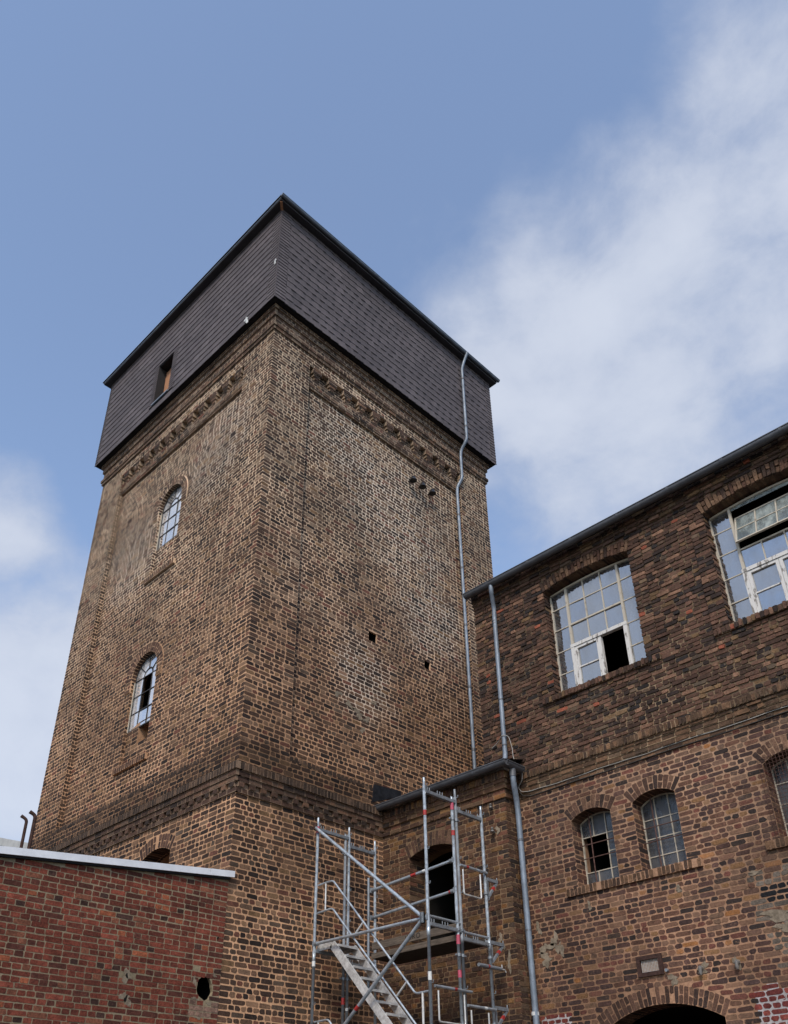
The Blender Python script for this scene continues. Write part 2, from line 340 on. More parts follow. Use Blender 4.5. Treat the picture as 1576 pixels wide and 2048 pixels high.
class Bricks:
    def __init__(s): s.rows = []
    def emit(s, fr, q, n0, n1, col, rc=.010, bev=.005, jit=.0022, vis=True): s.rows.append((fr, q, n0, n1, col, rc, bev, jit, vis))
    def build(s, parent, mat, name='brick', stuffname='brickwork', limit=300):
        n = len(s.rows)
        Q = np.array([r[1] for r in s.rows], float)            # n,4,2
        O = np.array([r[0].O for r in s.rows]); U = np.array([r[0].U for r in s.rows]); V = np.array([r[0].V for r in s.rows]); Nn = np.array([r[0].N for r in s.rows])
        n0 = np.array([r[2] for r in s.rows]); n1 = np.array([r[3] for r in s.rows]); C = np.array([(*r[4], 0) if len(r[4]) == 3 else r[4] for r in s.rows])
        rc = np.array([r[5] for r in s.rows]); bv = np.array([r[6] for r in s.rows]); jt = np.array([r[7] for r in s.rows]); vis = np.array([r[8] for r in s.rows])
        P8 = np.zeros((n, 8, 2))
        for i in range(4):
            a, b, c = Q[:, (i-1) % 4], Q[:, i], Q[:, (i+1) % 4]
            for k, e in ((0, a), (1, c)):
                d = e-b; L = np.linalg.norm(d, axis=1, keepdims=True)
                P8[:, 2*i+k] = b+d/np.maximum(L, 1e-6)*np.minimum(rc[:, None]*RNG.uniform(.5, 1.7, (n, 1)), L*.4)
        P8 += RNG.normal(0, 1, P8.shape)*jt[:, None, None]
        cen = P8.mean(1, keepdims=True); d = P8-cen; L = np.linalg.norm(d, axis=2, keepdims=True)
        half = np.abs(d)
        P8i = cen+d*(1-np.minimum(bv[:, None, None]/np.maximum(np.abs(d).max(1, keepdims=True), 1e-4), .6))
        def to3(p, nn): return O[:, None]+p[..., :1]*U[:, None]+p[..., 1:]*V[:, None]+nn[..., None]*Nn[:, None]
        tilt = RNG.normal(0, .0004, (n, 8))
        A = to3(P8, np.repeat(n0[:, None], 8, 1)); B = to3(P8i, n1[:, None]+tilt)
        VV = np.concatenate([A, B], 1)                         # n,16,3
        # size in the picture
        corners = to3(Q, np.repeat(n1[:, None], 4, 1))-CAM
        dz = corners@CF; X = 788+FPX*(corners@CR)/dz; Y = PPY-FPX*(corners@CU)/dz
        area = .5*np.abs((X[:, 2]-X[:, 0])*(Y[:, 3]-Y[:, 1])-(X[:, 3]-X[:, 1])*(Y[:, 2]-Y[:, 0]))
        inside = (X.min(1) > 2) & (X.max(1) < 1574) & (Y.min(1) > 2) & (Y.max(1) < 2046) & vis
        area = np.where(inside, area, 0)
        order = np.argsort(-area); top = [i for i in order[:limit] if area[i] > 0]; rest = np.setdiff1d(np.arange(n), top)
        def make(nm, idx):
            k = len(idx); me = bpy.data.meshes.new(nm); me.vertices.add(16*k); me.vertices.foreach_set('co', VV[idx].reshape(-1).astype(np.float32))
            loops = []
            for j in range(8): loops += [j, (j+1) % 8, 8+(j+1) % 8, 8+j]
            loops += list(range(8, 16)); loops = np.array(loops)
            starts = np.concatenate([np.arange(8)*4, [32]]); tot = np.array([4]*8+[8])
            me.loops.add(40*k); me.polygons.add(9*k)
            me.loops.foreach_set('vertex_index', (loops[None]+16*np.arange(k)[:, None]).reshape(-1).astype(np.int32))
            me.polygons.foreach_set('loop_start', (starts[None]+40*np.arange(k)[:, None]).reshape(-1).astype(np.int32))
            me.polygons.foreach_set('loop_total', np.tile(tot, k).astype(np.int32))
            ca = me.color_attributes.new('col', 'FLOAT_COLOR', 'POINT')
            cc_ = np.ones((k, 16, 4), np.float32); cc_[...] = C[idx][:, None]; ca.data.foreach_set('color', cc_.reshape(-1))
            me.materials.append(mat); me.polygons.foreach_set('use_smooth', np.zeros(9*k, bool)); me.update(calc_edges=True); me.validate()
            return link_obj(bpy.data.objects.new(nm, me), parent)
        for i in top: make(name, np.array([i]))
        if len(rest): tag(make(stuffname, rest), kind='stuff')
STY = {
 'tower': dict(p=.077, j=.0125, S=.212, H=.106, proud=.0022, ps=.0012, sink=-.003, pal='tower', rc=.014, bev=.0025, jit=.0032, hh=.16, sm=.25),
 'up': dict(p=.066, j=.0095, S=.205, H=.104, proud=.014, ps=.006, sink=-.004, pal='up', rc=.011, bev=.0035, jit=.0036, hh=.2, sm=.06),
 'low': dict(p=.066, j=.0105, S=.205, H=.104, proud=.0025, ps=.0015, sink=-.003, pal='low', rc=.014, bev=.0025, jit=.0036, hh=.2, sm=.40),
 'annex': dict(p=.070, j=.009, S=.208, H=.105, proud=.005, ps=.0025, sink=-.004, pal='annex', rc=.010, bev=.003, jit=.0034, hh=.18, sm=.18),
 'red': dict(p=.067, j=.009, S=.222, H=.110, proud=.0025, ps=.0012, sink=-.003, pal='red', rc=.007, bev=.0022, jit=.0024, hh=.03),
}
def sty(k, **kw): d = dict(STY[k]); d.update(kw); return d
# ---- openings
class Arch:
    def __init__(s, c, w, v0, vs, rise, t=.2, leg=0.0):
        s.c, s.w, s.v0, s.vs, s.rise, s.t, s.leg = c, w, v0, vs, rise, t, leg
        s.R = (w*w+rise*rise)/(2*rise); s.cz = vs+rise-s.R; s.th = math.asin(min(1, w/s.R)); s.Ro = s.R+t
    def top(s, u): return s.cz+math.sqrt(max(s.R**2-(u-s.c)**2, 0))
    def half(s, v):
        if v < s.v0: return 0
        if v <= s.vs: return s.w+(s.t if v > s.vs-s.leg else 0)
        sk = (v-s.cz)*math.tan(min(s.th, 1.55)); oc = math.sqrt(max(s.Ro**2-(v-s.cz)**2, 0))
        return min(sk, oc) if v < s.cz+s.Ro else 0
    def cut(s, a, b):
        h = max(s.half(v) for v in (a+.2*(b-a), (a+b)/2, b-.2*(b-a)))
        return (s.c-h, s.c+h) if h > 0 else None
    def outline(s, k=14):
        return [(s.c-s.w, s.v0), (s.c+s.w, s.v0)]+[(s.c+s.R*math.sin(a), s.cz+s.R*math.cos(a)) for a in np.linspace(s.th, -s.th, k)]
class Rect:
    def __init__(s, u0, u1, v0, v1): s.u0, s.u1, s.v0, s.v1 = u0, u1, v0, v1
    def cut(s, a, b): m = (a+b)/2; return (s.u0, s.u1) if s.v0 <= m <= s.v1 else None
    def outline(s): return [(s.u0, s.v0), (s.u1, s.v0), (s.u1, s.v1), (s.u0, s.v1)]
class Blob:
    def __init__(s, c, v, r, ry=None, k=14, rough=.12):
        s.c, s.v, s.r, s.ry = c, v, r, ry or r; rg = random.Random(5)
        rg = random.Random(int(c*977+v*3331)); k = int(k*1.8); ph = [rg.uniform(0, 6.3) for _ in range(4)]; am = rough*1.3
        rr = [1+am*(.9*math.sin(2*a+ph[0])+.6*math.sin(3*a+ph[1])+.45*math.sin(5*a+ph[2])+.3*math.sin(9*a+ph[3]))+rg.uniform(-.4, .4)*rough for a in np.linspace(0, 2*math.pi, k, endpoint=False)]
        s.pts = [(c+r*q*math.cos(a), v+s.ry*q*math.sin(a)) for a, q in zip(np.linspace(0, 2*math.pi, k, endpoint=False), rr)]
    def cut(s, a, b):
        m = (a+b)/2; q = 1-((m-s.v)/s.ry)**2
        return (s.c-s.r*math.sqrt(q), s.c+s.r*math.sqrt(q)) if q > 0 else None
    def outline(s): return s.pts
def inside(poly, x, y):
    r = False; j = len(poly)-1
    for i in range(len(poly)):
        (xi, yi), (xj, yj) = poly[i], poly[j]
        if (yi > y) != (yj > y) and x < (xj-xi)*(y-yi)/(yj-yi)+xi: r = not r
        j = i
    return r
def core(mb, fr, outer, holes, n=0.0, depth=None):
    """mortar face with openings, reveals going in by depth"""
    ols = [h.outline() for h in holes]; vs = []; es = []
    for pl in [outer]+ols:
        b = len(vs); vs += [Vector(p) for p in pl]; es += [(b+i, b+(i+1) % len(pl)) for i in range(len(pl))]
    r = delaunay_2d_cdt(vs, es, [], 0, 1e-5); v2 = [tuple(v) for v in r[0]]
    fs = []
    for f in r[2]:
        cx = sum(v2[i][0] for i in f)/3; cy = sum(v2[i][1] for i in f)/3
        if not any(inside(o, cx, cy) for o in ols): fs.append(tuple(f))
    mb.add([fr.p(a, b, n) for a, b in v2], fs)
    for h, o in zip(holes, ols):
        dp = getattr(h, 'depth', depth)
        if not dp: continue
        k = len(o); mb.add([fr.p(a, b, n) for a, b in o]+[fr.p(a, b, n-dp) for a, b in o], [(i, k+i, k+(i+1) % k, (i+1) % k) for i in range(k)])
def subtract(iv, c):
    o = []
    for a, b in iv:
        if c[1] <= a or c[0] >= b: o.append((a, b)); continue
        if c[0] > a: o.append((a, c[0]))
        if c[1] < b: o.append((c[1], b))
    return o
def lay(B, fr, u0, u1, v0, v1, holes, st, n=0.0, ext=(0, 0), vis=True, start=0, clip=None, colfn=None, skip=None):
    f = fr.off(n); k = max(1, round((v1-v0)/st['p'])); p = (v1-v0)/k; j = st['j']
    for i in range(k):
        a, b = v0+i*p, v0+(i+1)*p
        iv = [(u0, u1)]
        if clip: c = clip(a, b); iv = [(max(u0, c[0]), min(u1, c[1]))] if c[1]-c[0] > .03 else []
        for h in holes:
            c = h.cut(a, b)
            if c: iv = subtract(iv, c)
        strc = (i+start) % 2 == 0
        for (x0, x1) in iv:
            if x1-x0 < .035: continue
            L = []; tot = 0; T = x1-x0
            if not strc and T > .4: L.append(st['S']*.74)
            elif (i//2) % 2 and T > .4 and random.random() < .5: L.append(st['S']*.52)
            tot = sum(L)
            while tot < T:
                if strc: q = [st['S']] if random.random() > st['hh'] else [st['H'], st['H']]
                else: q = [st['H']] if random.random() > st['hh']*.7 else [st['S']]
                for z in q:
                    z *= random.uniform(.94, 1.06); L.append(z); tot += z
            over = tot-T
            if over > L[-1]*.55 and len(L) > 1: tot -= L.pop()
            s = T/tot; x = x0; dv = random.gauss(0, .0015)
            for m, z in enumerate(L):
                y0, y1 = x, x+z*s; x = y1
                e0 = j/2 if not (m == 0) else (-ext[0] if abs(x0-u0) < 1e-6 else .001)
                e1 = j/2 if m < len(L)-1 else (-ext[1] if abs(x1-u1) < 1e-6 else .001)
                ca, cb = a+j/2+dv, b-j/2+dv
                if skip and skip((y0+y1)/2, (a+b)/2): continue
                pr = st['proud']+random.gauss(0, st['ps'])
                pr = max(pr, .0011)
                col = pick(st['pal'])
                if random.random() < st.get('sm', 0): col = (*col, random.uniform(.12, .75))
                if colfn:
                    c2 = colfn((y0+y1)/2, (a+b)/2)
                    if c2 is not None: col = c2
                B.emit(f, [(y0+e0, ca), (y1-e1, ca), (y1-e1, cb), (y0+e0, cb)], st['sink'], pr, col, st['rc'], st['bev'], st['jit'], vis)
def rowlock(B, fr, u0, u1, v0, v1, n, st, w=.070, palette='rowlock', vis=True, ragged=0.0):
    f = fr.off(n); k = max(1, round((u1-u0)/w)); w = (u1-u0)/k; j = st['j']*.8
    for i in range(k):
        a = u0+i*w; t = random.gauss(0, ragged)
        B.emit(f, [(a+j/2, v0+.002), (a+w-j/2, v0+.002), (a+w-j/2, v1-.004+t), (a+j/2, v1-.004+t)], -.004, st['proud']+abs(random.gauss(0, st['ps']))+random.gauss(0, ragged*.6), pick(palette), st['rc']*.7, st['bev'], st['jit'], vis)
def voussoirs(B, fr, ar, st, n=0.0, palette='arch', depth=0.0, w=.072, vis=True, rings=True):
    f = fr.off(n); arc = 2*ar.th*ar.R; k = max(5, int(round(arc/w))) | 1; j = st['j']*.75
    for i in range(k):
        a0, a1 = -ar.th+2*ar.th*i/k, -ar.th+2*ar.th*(i+1)/k
        def pt(a, r, s): return (ar.c+r*math.sin(a)+s*math.cos(a)*j/2, ar.cz+r*math.cos(a)-s*math.sin(a)*j/2)
        segs = [(ar.R+.001, ar.Ro)] if i % 2 == 0 or not rings else [(ar.R+.001, ar.R+ar.t*.48), (ar.R+ar.t*.54, ar.Ro)]
        for r0, r1 in segs:
            B.emit(f, [pt(a0, r0, 1), pt(a1, r0, -1), pt(a1, r1, -1), pt(a0, r1, 1)], -.004, st['proud']+random.gauss(0, st['ps']), pick(palette), st['rc']*.7, st['bev'], st['jit'], vis)
        if depth:
            am = (a0+a1)/2; Np = -(f.U*math.sin(am)+f.V*math.cos(am)); Up = f.U*math.cos(am)-f.V*math.sin(am); Vi = -f.N
            if np.cross(Up, Vi)@Np < 0: Up = -Up
            g = Fr(f.p(ar.c+ar.R*math.sin(am), ar.cz+ar.R*math.cos(am)), Up, Vi, Np); h = ar.R*(a1-a0)/2-j/2
            m = depth if depth < .3 else .24; d = 0
            while d < depth-.03:
                e = min(d+m, depth); B.emit(g, [(-h, d+.004), (h, d+.004), (h, e-.006), (-h, e-.006)], -.004, .004, pick(palette)*.9, st['rc']*.6, st['bev'], st['jit'], vis); d = e
def jamb(B, fr, u, v0, v1, depth, st, n=0.0, vis=True):
    """brick face of the left reveal, which looks towards +U"""
    f = fr.off(n); g = Fr(f.p(u, 0), -f.N, f.V, f.U)
    lay(B, g, 0, depth, v0, v1, [], dict(st, S=depth, H=depth*.5, hh=0), 0, (0, 0), vis)
def band(mb, B, fr, u0, u1, v0, v1, n, st, back=-.03, ext=(0, 0), vis=True):
    mb.fbox(fr, u0, u1, v0, v1, back, n)
    lay(B, fr, u0, u1, v0, v1, [], st, n, ext, vis)
LF = Fr((0, 0, 0), (1, 0, 0), (0, 0, 1), (0, -1, 0))          # tower face looking to -Y, u = x
RF = Fr((0, 0, 0), (0, 1, 0), (0, 0, 1), (1, 0, 0))           # tower face looking to +X, u = y
FF = Fr((0, 3.35, 0), (1, 0, 0), (0, 0, 1), (0, -1, 0))       # factory facade, u = x
AF = Fr((0, 3.0, 0), (1, 0, 0), (0, 0, 1), (0, -1, 0))        # annex front
AS = Fr((2.56, 0, 0), (0, 1, 0), (0, 0, 1), (1, 0, 0))        # annex return
SF = Fr((.012, 0, 0), (0, 1, 0), (0, 0, 1), (1, 0, 0))        # shed wall, u = y
def arc_bars(mb, fr, ar, n0, n1, w, k=16, r=None):
    r = r or ar.R; A = np.linspace(ar.th, -ar.th, k)
    for a, b in zip(A[:-1], A[1:]):
        q = [(ar.c+x*math.sin(y), ar.cz+x*math.cos(y)) for x, y in ((r, a), (r, b), (r-w, b), (r-w, a))]
        mb.prism(fr, q, n0, n1)
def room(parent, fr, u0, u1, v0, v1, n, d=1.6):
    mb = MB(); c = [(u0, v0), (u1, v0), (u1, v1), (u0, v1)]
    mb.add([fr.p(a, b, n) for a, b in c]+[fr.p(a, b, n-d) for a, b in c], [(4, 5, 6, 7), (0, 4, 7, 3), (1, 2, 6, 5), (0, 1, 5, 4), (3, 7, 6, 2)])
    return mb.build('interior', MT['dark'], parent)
def pane(parent, fr, poly, n, m, th=.004):
    # old panes never sit quite parallel: each leans a little
    cu, cv = sum(p[0] for p in poly)/len(poly), sum(p[1] for p in poly)/len(poly); a, b = random.gauss(0, .013), random.gauss(0, .013)
    f = Fr(fr.p(cu, cv, n), fr.U+fr.N*a, fr.V+fr.N*b, fr.N); return MB().prism(f, [(x-cu, y-cv) for x, y in poly], -th, 0).build('pane', m, parent)

# ================================================================== ground
tag(MB().add([(-400, -400, 0), (400, -400, 0), (400, 400, 0), (-400, 400, 0)], [(0, 1, 2, 3)]).build('ground', MT['ground']), kind='structure')

# ================================================================== brick tower
TW = empty('brick_tower', (-3.34, 3.33, 0), 'tall square brick tower with dark slate-clad top storey and arched windows', 'tower')
XL, YR = -6.68, 6.66
tb = Bricks(); tm = MB(); tk = Bricks(); tkm = MB(); ST = STY['tower']; SC_ = sty('tower', pal='cornice', rc=.007)
e = ST['proud']
# hidden sides and lid of the masonry body
tm.add([(XL, 0, 0), (XL, 0, 16.9), (XL, YR, 16.9), (XL, YR, 0)], [(0, 1, 2, 3)])
tm.add([(0, YR, 0), (0, YR, 16.9), (XL, YR, 16.9), (XL, YR, 0)], [(3, 2, 1, 0)])
tm.add([(XL, 0, 16.9), (0, 0, 16.9), (0, YR, 16.9), (XL, YR, 16.9)], [(0, 1, 2, 3)])
REC = .11; PB, PT = 7.20, 15.36
# --- left face
W1 = Arch(-3.385, .44, 12.06, 13.80, .4399, .19, .24); W2 = Arch(-3.41, .44, 7.90, 9.69, .4399, .19, .24); W3 = Arch(-1.99, .41, 4.85, 5.85, .11, .22)
W3.depth = .5
core(tm, LF, [(XL, 0), (0, 0), (0, 6.34), (XL, 6.34)], [W3])
STL = sty('tower', sm=.24)
lay(tb, LF, XL, 0, 4.49, 6.34, [W3], STL, 0, (0, e))
lay(tb, LF, XL, 0, 0, 4.49, [], ST, 0, (0, e), vis=False)
voussoirs(tb, LF, W3, ST, 0, 'arch', .3)
jamb(tb, LF, W3.c-W3.w, W3.v0, W3.vs, .3, ST)
core(tm, LF, [(XL, 6.78), (0, 6.78), (0, 16.9), (XL, 16.9)], [Rect(-5.72, -.95, PB, 15.95)], 0, REC)
lay(tb, LF, XL, 0, 6.78, 16.22, [Rect(-5.72, -.95, PB, 15.95)], STL, 0, (0, e))
LP_ = LF.off(-REC)
W1.depth = W2.depth = .30
core(tm, LP_, [(-5.72, PB), (-.95, PB), (-.95, 15.95), (-5.72, 15.95)], [W1, W2])
lay(tb, LP_, -5.72, -.95, PB, PT+.02, [W1, W2], STL)
jamb(tk, LF, -5.72, PB, 15.95, REC, sty('tower', pal='rowlock', sm=0))
# --- right face
core(tm, RF, [(0, 0), (3.0, 0), (3.0, 6.34), (0, 6.34)], [])
lay(tb, RF, 0, 3.0, 0, 6.34, [], ST, 0, (e, 0), start=1)
pan = Rect(.95, 5.66, PB, 15.95)
core(tm, RF, [(0, 6.78), (YR, 6.78), (YR, 16.9), (0, 16.9)], [pan], 0, REC)
lay(tb, RF, 0, YR, 6.78, 16.22, [pan], ST, 0, (e, 0), start=1)
RP_ = RF.off(-REC)
H1, H2 = Rect(2.765, 2.985, 10.12, 10.33), Rect(4.295, 4.475, 10.12, 10.32); H1.depth = H2.depth = .04
core(tm, RP_, [(.95, PB), (5.66, PB), (5.66, 15.95), (.95, 15.95)], [H1, H2])
lay(tb, RP_, .95, 5.66, PB, PT+.02, [H1, H2], ST, start=1)
g = Fr((0, 5.66, 0), (-1, 0, 0), (0, 0, 1), (0, -1, 0)); g = Fr((-REC, 5.66, 0), (1, 0, 0), (0, 0, 1), (0, -1, 0))
lay(tb, g, 0, REC, PB, 15.95, [], dict(ST, S=REC, H=REC*.5, hh=0), 0, (0, e))
for h in (H1, H2):
    gg = Fr((-REC, h.u1, 0), (-1, 0, 0), (0, 0, 1), (0, -1, 0)); gg = Fr((-REC-.3, h.u1, 0), (1, 0, 0), (0, 0, 1), (0, -1, 0))
    room(TW, RP_, h.u0-.01, h.u1+.01, h.v0-.01, h.v1+.01, -.04, .6)
# --- cornice between base and shaft
def cornice(mb, B, fr, u0, u1, ex, mains, vis=True):
    """ex: extra length by which each projection grows at (start, end)"""
    def bd(v0, v1, n, s): band(mb, B, fr, u0-ex[0]*n, u1+ex[1]*n, v0, v1, n, s, -.02, (e*ex[0], e*ex[1]), vis)
    bd(6.34, 6.42, .028, mains)
    mb.fbox(fr, u0, u1, 6.42, 6.50, -.02, .008)
    k = int((u1-u0)/.205)
    for i in range(k+1):
        a = u0+.02+i*.205-(.06 if ex[0] else 0)
        if a+.11 > u1+.08: break
        mb.fbox(fr, a+.004, a+.106, 6.421, 6.499, .004, .048)
        B.emit(fr.off(.048), [(a, 6.425), (a+.11, 6.425), (a+.11, 6.495), (a, 6.495)], -.046, .006, pick('cornice'), .004, .004, .002, vis)
    bd(6.50, 6.578, .052, mains); bd(6.578, 6.666, .074, mains)
    mb.fbox(fr, u0-ex[0]*.105, u1+ex[1]*.105, 6.666, 6.780, -.02, .105)
    rowlock(B, fr, u0-ex[0]*.105, u1+ex[1]*.105, 6.666, 6.780, .105, mains, vis=vis)
    mb.add([fr.p(u0-ex[0]*.11, 6.782, .11), fr.p(u1+ex[1]*.11, 6.782, .11), fr.p(u1, 6.83, 0), fr.p(u0, 6.83, 0)], [(0, 1, 2, 3)])
tkh = MB(); tkf = [MB(), MB()]
cornice(tkm, tk, LF, XL, 0, (0, 1), SC_)
cornice(tkm, tk, RF, -.02, 3.0, (0, 0), SC_)
# --- sloping foot of the recessed panels
for fr, a, b in ((LF, -5.72, -.95), (RF, .95, 5.66)):
    rowlock(tk, fr, a, b, PB-.085, PB, 0, ST, .09, 'rowlock')
# --- frieze at the head of the panels
for fz, (fr, a, b) in zip(tkf, ((LF, -5.72, -.95), (RF, .95, 5.66))):
    band(fz, tk, fr, a, b, PT+.02, PT+.075, -.060, sty('tower', ps=.003), -REC-.01)
    band(fz, tk, fr, a, b, PT+.075, PT+.30, -.046, sty('tower', ps=.004), -REC-.01)
    fbk = MB(); fbk.fbox(fr, a, b, PT+.30, 15.95, -REC-.02, -REC+.003); fbk.build('frieze_notch_shade', MT['mortar_soot'], TW); lay(tk, fr, a, b, PT+.30, 15.95, [], sty('tower', pal='rowlock', sm=0), -REC+.003)  # dark plate and bricks paint the deep shade inside the notches
    mbk = round((b-a)/.43); w = (b-a)/mbk
    for i in range(mbk):
        for lv, (hw, nn) in enumerate(((.055, -.03), (.085, -.012), (.118, .0), (.118, .0))):
            c = a+(i+.5)*w; v0 = PT+.30+lv*.0725
            fz.fbox(fr, c-hw, c+hw, v0, v0+.0725, -REC-.01, nn-.002)
            lay(tk, fr, c-hw, c+hw, v0, v0+.0725, [], sty('tower', ps=.004, pal='cornice', sm=0), nn)  # corbels coloured dark to subdue their sunlit sides
# --- head moulding under the slate storey
for v0, v1, n, s in ((16.22, 16.30, .035, SC_), (16.30, 16.375, .06, SC_), (16.375, 16.60, .022, sty('tower', pal='cornice')), (16.60, 16.75, .055, sty('tower', pal='cornice')), (16.75, 16.90, .095, sty('tower', pal='cornice'))):
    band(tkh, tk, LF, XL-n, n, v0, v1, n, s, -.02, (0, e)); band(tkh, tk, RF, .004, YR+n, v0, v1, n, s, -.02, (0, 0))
# --- arched windows of the left face
for ar, zg, opened in ((W1, 12.80, False), (W2, 8.62, True)):
    ring = Arch(ar.c, ar.w, ar.v0, ar.vs, ar.rise, ar.t)
    fr = LP_
    # proud ring with short legs
    pts = [(ar.c+ar.Ro*math.sin(a), ar.cz+ar.Ro*math.cos(a)) for a in np.linspace(math.pi/2, -math.pi/2, 17)]
    inn = [(ar.c+ar.w*math.sin(a), ar.cz+ar.w*math.cos(a)) for a in np.linspace(math.pi/2, -math.pi/2, 17)]
    for (a, b, c, d) in zip(pts[:-1], pts[1:], inn[1:], inn[:-1]): tm.prism(fr, [a, b, c, d], -.02, .02)
    for s in (-1, 1):
        x0, x1 = sorted((ar.c+s*(ar.w+.001), ar.c+s*ar.Ro)); tm.fbox(fr, x0, x1, ar.vs-.24, ar.vs, -.02, .02)
        lay(tb, fr, x0, x1, ar.vs-.24, ar.vs, [], ST, .02)
    voussoirs(tb, fr, ar, ST, .02, 'arch', .10, .07)
    jamb(tb, fr, ar.c-ar.w, ar.v0, ar.vs, .10, ST)
    # brick apron under the glass and projecting sill
    hole = [] if not opened else [Rect(ar.c-.06, ar.c+.36, 8.27, zg+.1)]
    af = fr.off(-.075); core(tm, af, [(ar.c-ar.w, ar.v0), (ar.c+ar.w, ar.v0), (ar.c+ar.w, zg), (ar.c-ar.w, zg)], hole, 0, .2)
    lay(tb, af, ar.c-ar.w, ar.c+ar.w, ar.v0, zg, hole, ST)
    tm.fbox(fr, ar.c-ar.w-.10, ar.c+ar.w+.10, ar.v0-.115, ar.v0, -.12, .05)
    rowlock(tb, fr, ar.c-ar.w-.10, ar.c+ar.w+.10, ar.v0-.115, ar.v0, .05, ST, .07, 'cornice')
    room(TW, fr, ar.c-ar.w-.02, ar.c+ar.w+.02, ar.v0-.02, ar.vs+ar.rise+.02, -.30, 1.2)
    # frame
    ng = -.085; mb = MB(); c, w = ar.c, ar.w
    mb.fbox(fr, c-w, c-w+.022, zg, ar.vs, ng-.02, ng+.012); mb.fbox(fr, c+w-.022, c+w, zg, ar.vs, ng-.02, ng+.012); mb.fbox(fr, c-w+.022, c+w-.022, zg, zg+.022, ng-.02, ng+.012)
    arc_bars(mb, fr, ar, ng-.02, ng+.012, .022)
    H = ar.vs-zg; rows = [zg, zg+H*.34, zg+H*.67, ar.vs]; xs = [c-w, c-.15, c+.15, c+w]
    for v in rows[1:]: mb.fbox(fr, c-w+.022, c+w-.022, v-.007, v+.007, ng-.015, ng+.010)
    for x in xs[1:-1]: mb.fbox(fr, x-.006, x+.006, zg+.022, ar.vs-.01, ng-.013, ng+.008)
    half = Arch(c, .15, 0, ar.vs, .1499, 0); arc_bars(mb, fr, half, ng-.013, ng+.008, .011, 10)
    for a in (-50, 0, 50):
        sa, ca = math.sin(R_(a)), math.cos(R_(a)); p, q = (.15, w-.01)
        mb.prism(fr, [(c+p*sa-.008*ca, ar.vs+p*ca+.008*sa), (c+p*sa+.008*ca, ar.vs+p*ca-.008*sa), (c+q*sa+.008*ca, ar.vs+q*ca-.008*sa), (c+q*sa-.008*ca, ar.vs+q*ca+.008*sa)], ng-.013, ng+.008)
    win = mb.build('window', MT['darksteel'], TW)
    wl = MB(); wl.fbox(fr, c-w+.001, c-w+.014, zg, ar.vs-.02, ng+.012, ng+.03); wl.build('frame_edge', MT['cream'], win)
    for i in range(3):
        for r in range(3):
            if opened and i == 1 and r > 0: continue
            pane(win, fr, [(xs[i]+.01, rows[r]+.01), (xs[i+1]-.01, rows[r]+.01), (xs[i+1]-.01, rows[r+1]-.01), (xs[i]+.01, rows[r+1]-.01)], ng-.002-random.uniform(0, .004), MT['glass_tower'])
    for a0, a1 in ((-90, -50), (-50, 0), (0, 50), (50, 90)):
        A = np.radians(np.linspace(a0+1, a1-1, 7)); poly = [(c+(w-.02)*math.sin(x), ar.vs+.01+(w-.02)*math.cos(x)) for x in A[::-1]]+[(c+.16*math.sin(x), ar.vs+.01+.16*math.cos(x)) for x in A]
        pane(win, fr, poly, ng-.004, MT['glass_tower'])
    pane(win, fr, [(c+.14*math.sin(x), ar.vs+.01+.14*math.cos(x)) for x in np.radians(np.linspace(90, -90, 9))], ng-.004, MT['glass_tower'])
room(TW, LF, -2.42, -1.56, 4.8, 6.0, -.5, 1.2)
# --- grey cement patches on the right face
for i, (y, z, r) in enumerate(((2.02, 8.72, .07), (2.30, 8.60, .08), (2.52, 8.50, .10), (2.72, 8.45, .07), (2.9, 8.85, .05), (2.62, 8.22, .06))):
    b = Blob(y, z, r, r*.75, 12, .35); MB().prism(RP_, b.pts, .002, .0085).build('cement_patch', MT['render'], TW)
tm.build('wall', MT['mortar'], TW)
tkm.build('cornice', MT['mortar_soot'], TW); tkh.build('head_moulding', MT['mortar_soot'], TW)  # head moulding mortar darkened to carry the shadow below the slates
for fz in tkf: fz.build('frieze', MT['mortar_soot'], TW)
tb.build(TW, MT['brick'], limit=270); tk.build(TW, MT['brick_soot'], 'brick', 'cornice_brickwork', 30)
# --- bell insulators
for y in (3.98, 4.285, 4.60):
    z = 14.72; mb = MB(); c = np.array([-.11, y, z])
    mb.tube([c+(0, 0, 0), c+(.10, 0, -.01), c+(.14, 0, .03)], .013, 8)
    mb.tube([c+(.14, 0, .075), c+(.14, 0, .055), c+(.14, 0, .02), c+(.14, 0, -.02), c+(.14, 0, -.055)], [.022, .045, .058, .075, .085], 14)
    mb.build('bell_insulator', MT['black'], TW)
# --- slate storey
T = .23; CX0, CX1, CY0, CY1, CZ0, CZ1 = XL-T, T, -T, YR+T, 16.84, 19.74
HX0, HX1, HZ0, HZ1 = -4.32, -3.70, 17.12, 18.38
cl = MB()
LC = Fr((0, -T+.03, 0), (1, 0, 0), (0, 0, 1), (0, -1, 0)); RC = Fr((T-.03, 0, 0), (0, 1, 0), (0, 0, 1), (1, 0, 0))
hh = Rect(HX0, HX1, HZ0, HZ1); hh.depth = .22
core(cl, LC, [(CX0+.03, CZ0), (CX1-.03, CZ0), (CX1-.03, CZ1), (CX0+.03, CZ1)], [hh])
core(cl, RC, [(CY0+.03, CZ0), (CY1-.03, CZ0), (CY1-.03, CZ1), (CY0+.03, CZ1)], [])
cl.add([(CX0+.03, CY1, CZ0), (CX0+.03, CY0, CZ0), (CX0+.03, CY0, CZ1), (CX0+.03, CY1, CZ1)], [(0, 1, 2, 3)])
cl.add([(CX0, CY1-.03, CZ0), (CX1, CY1-.03, CZ0), (CX1, CY1-.03, CZ1), (CX0, CY1-.03, CZ1)], [(3, 2, 1, 0)])
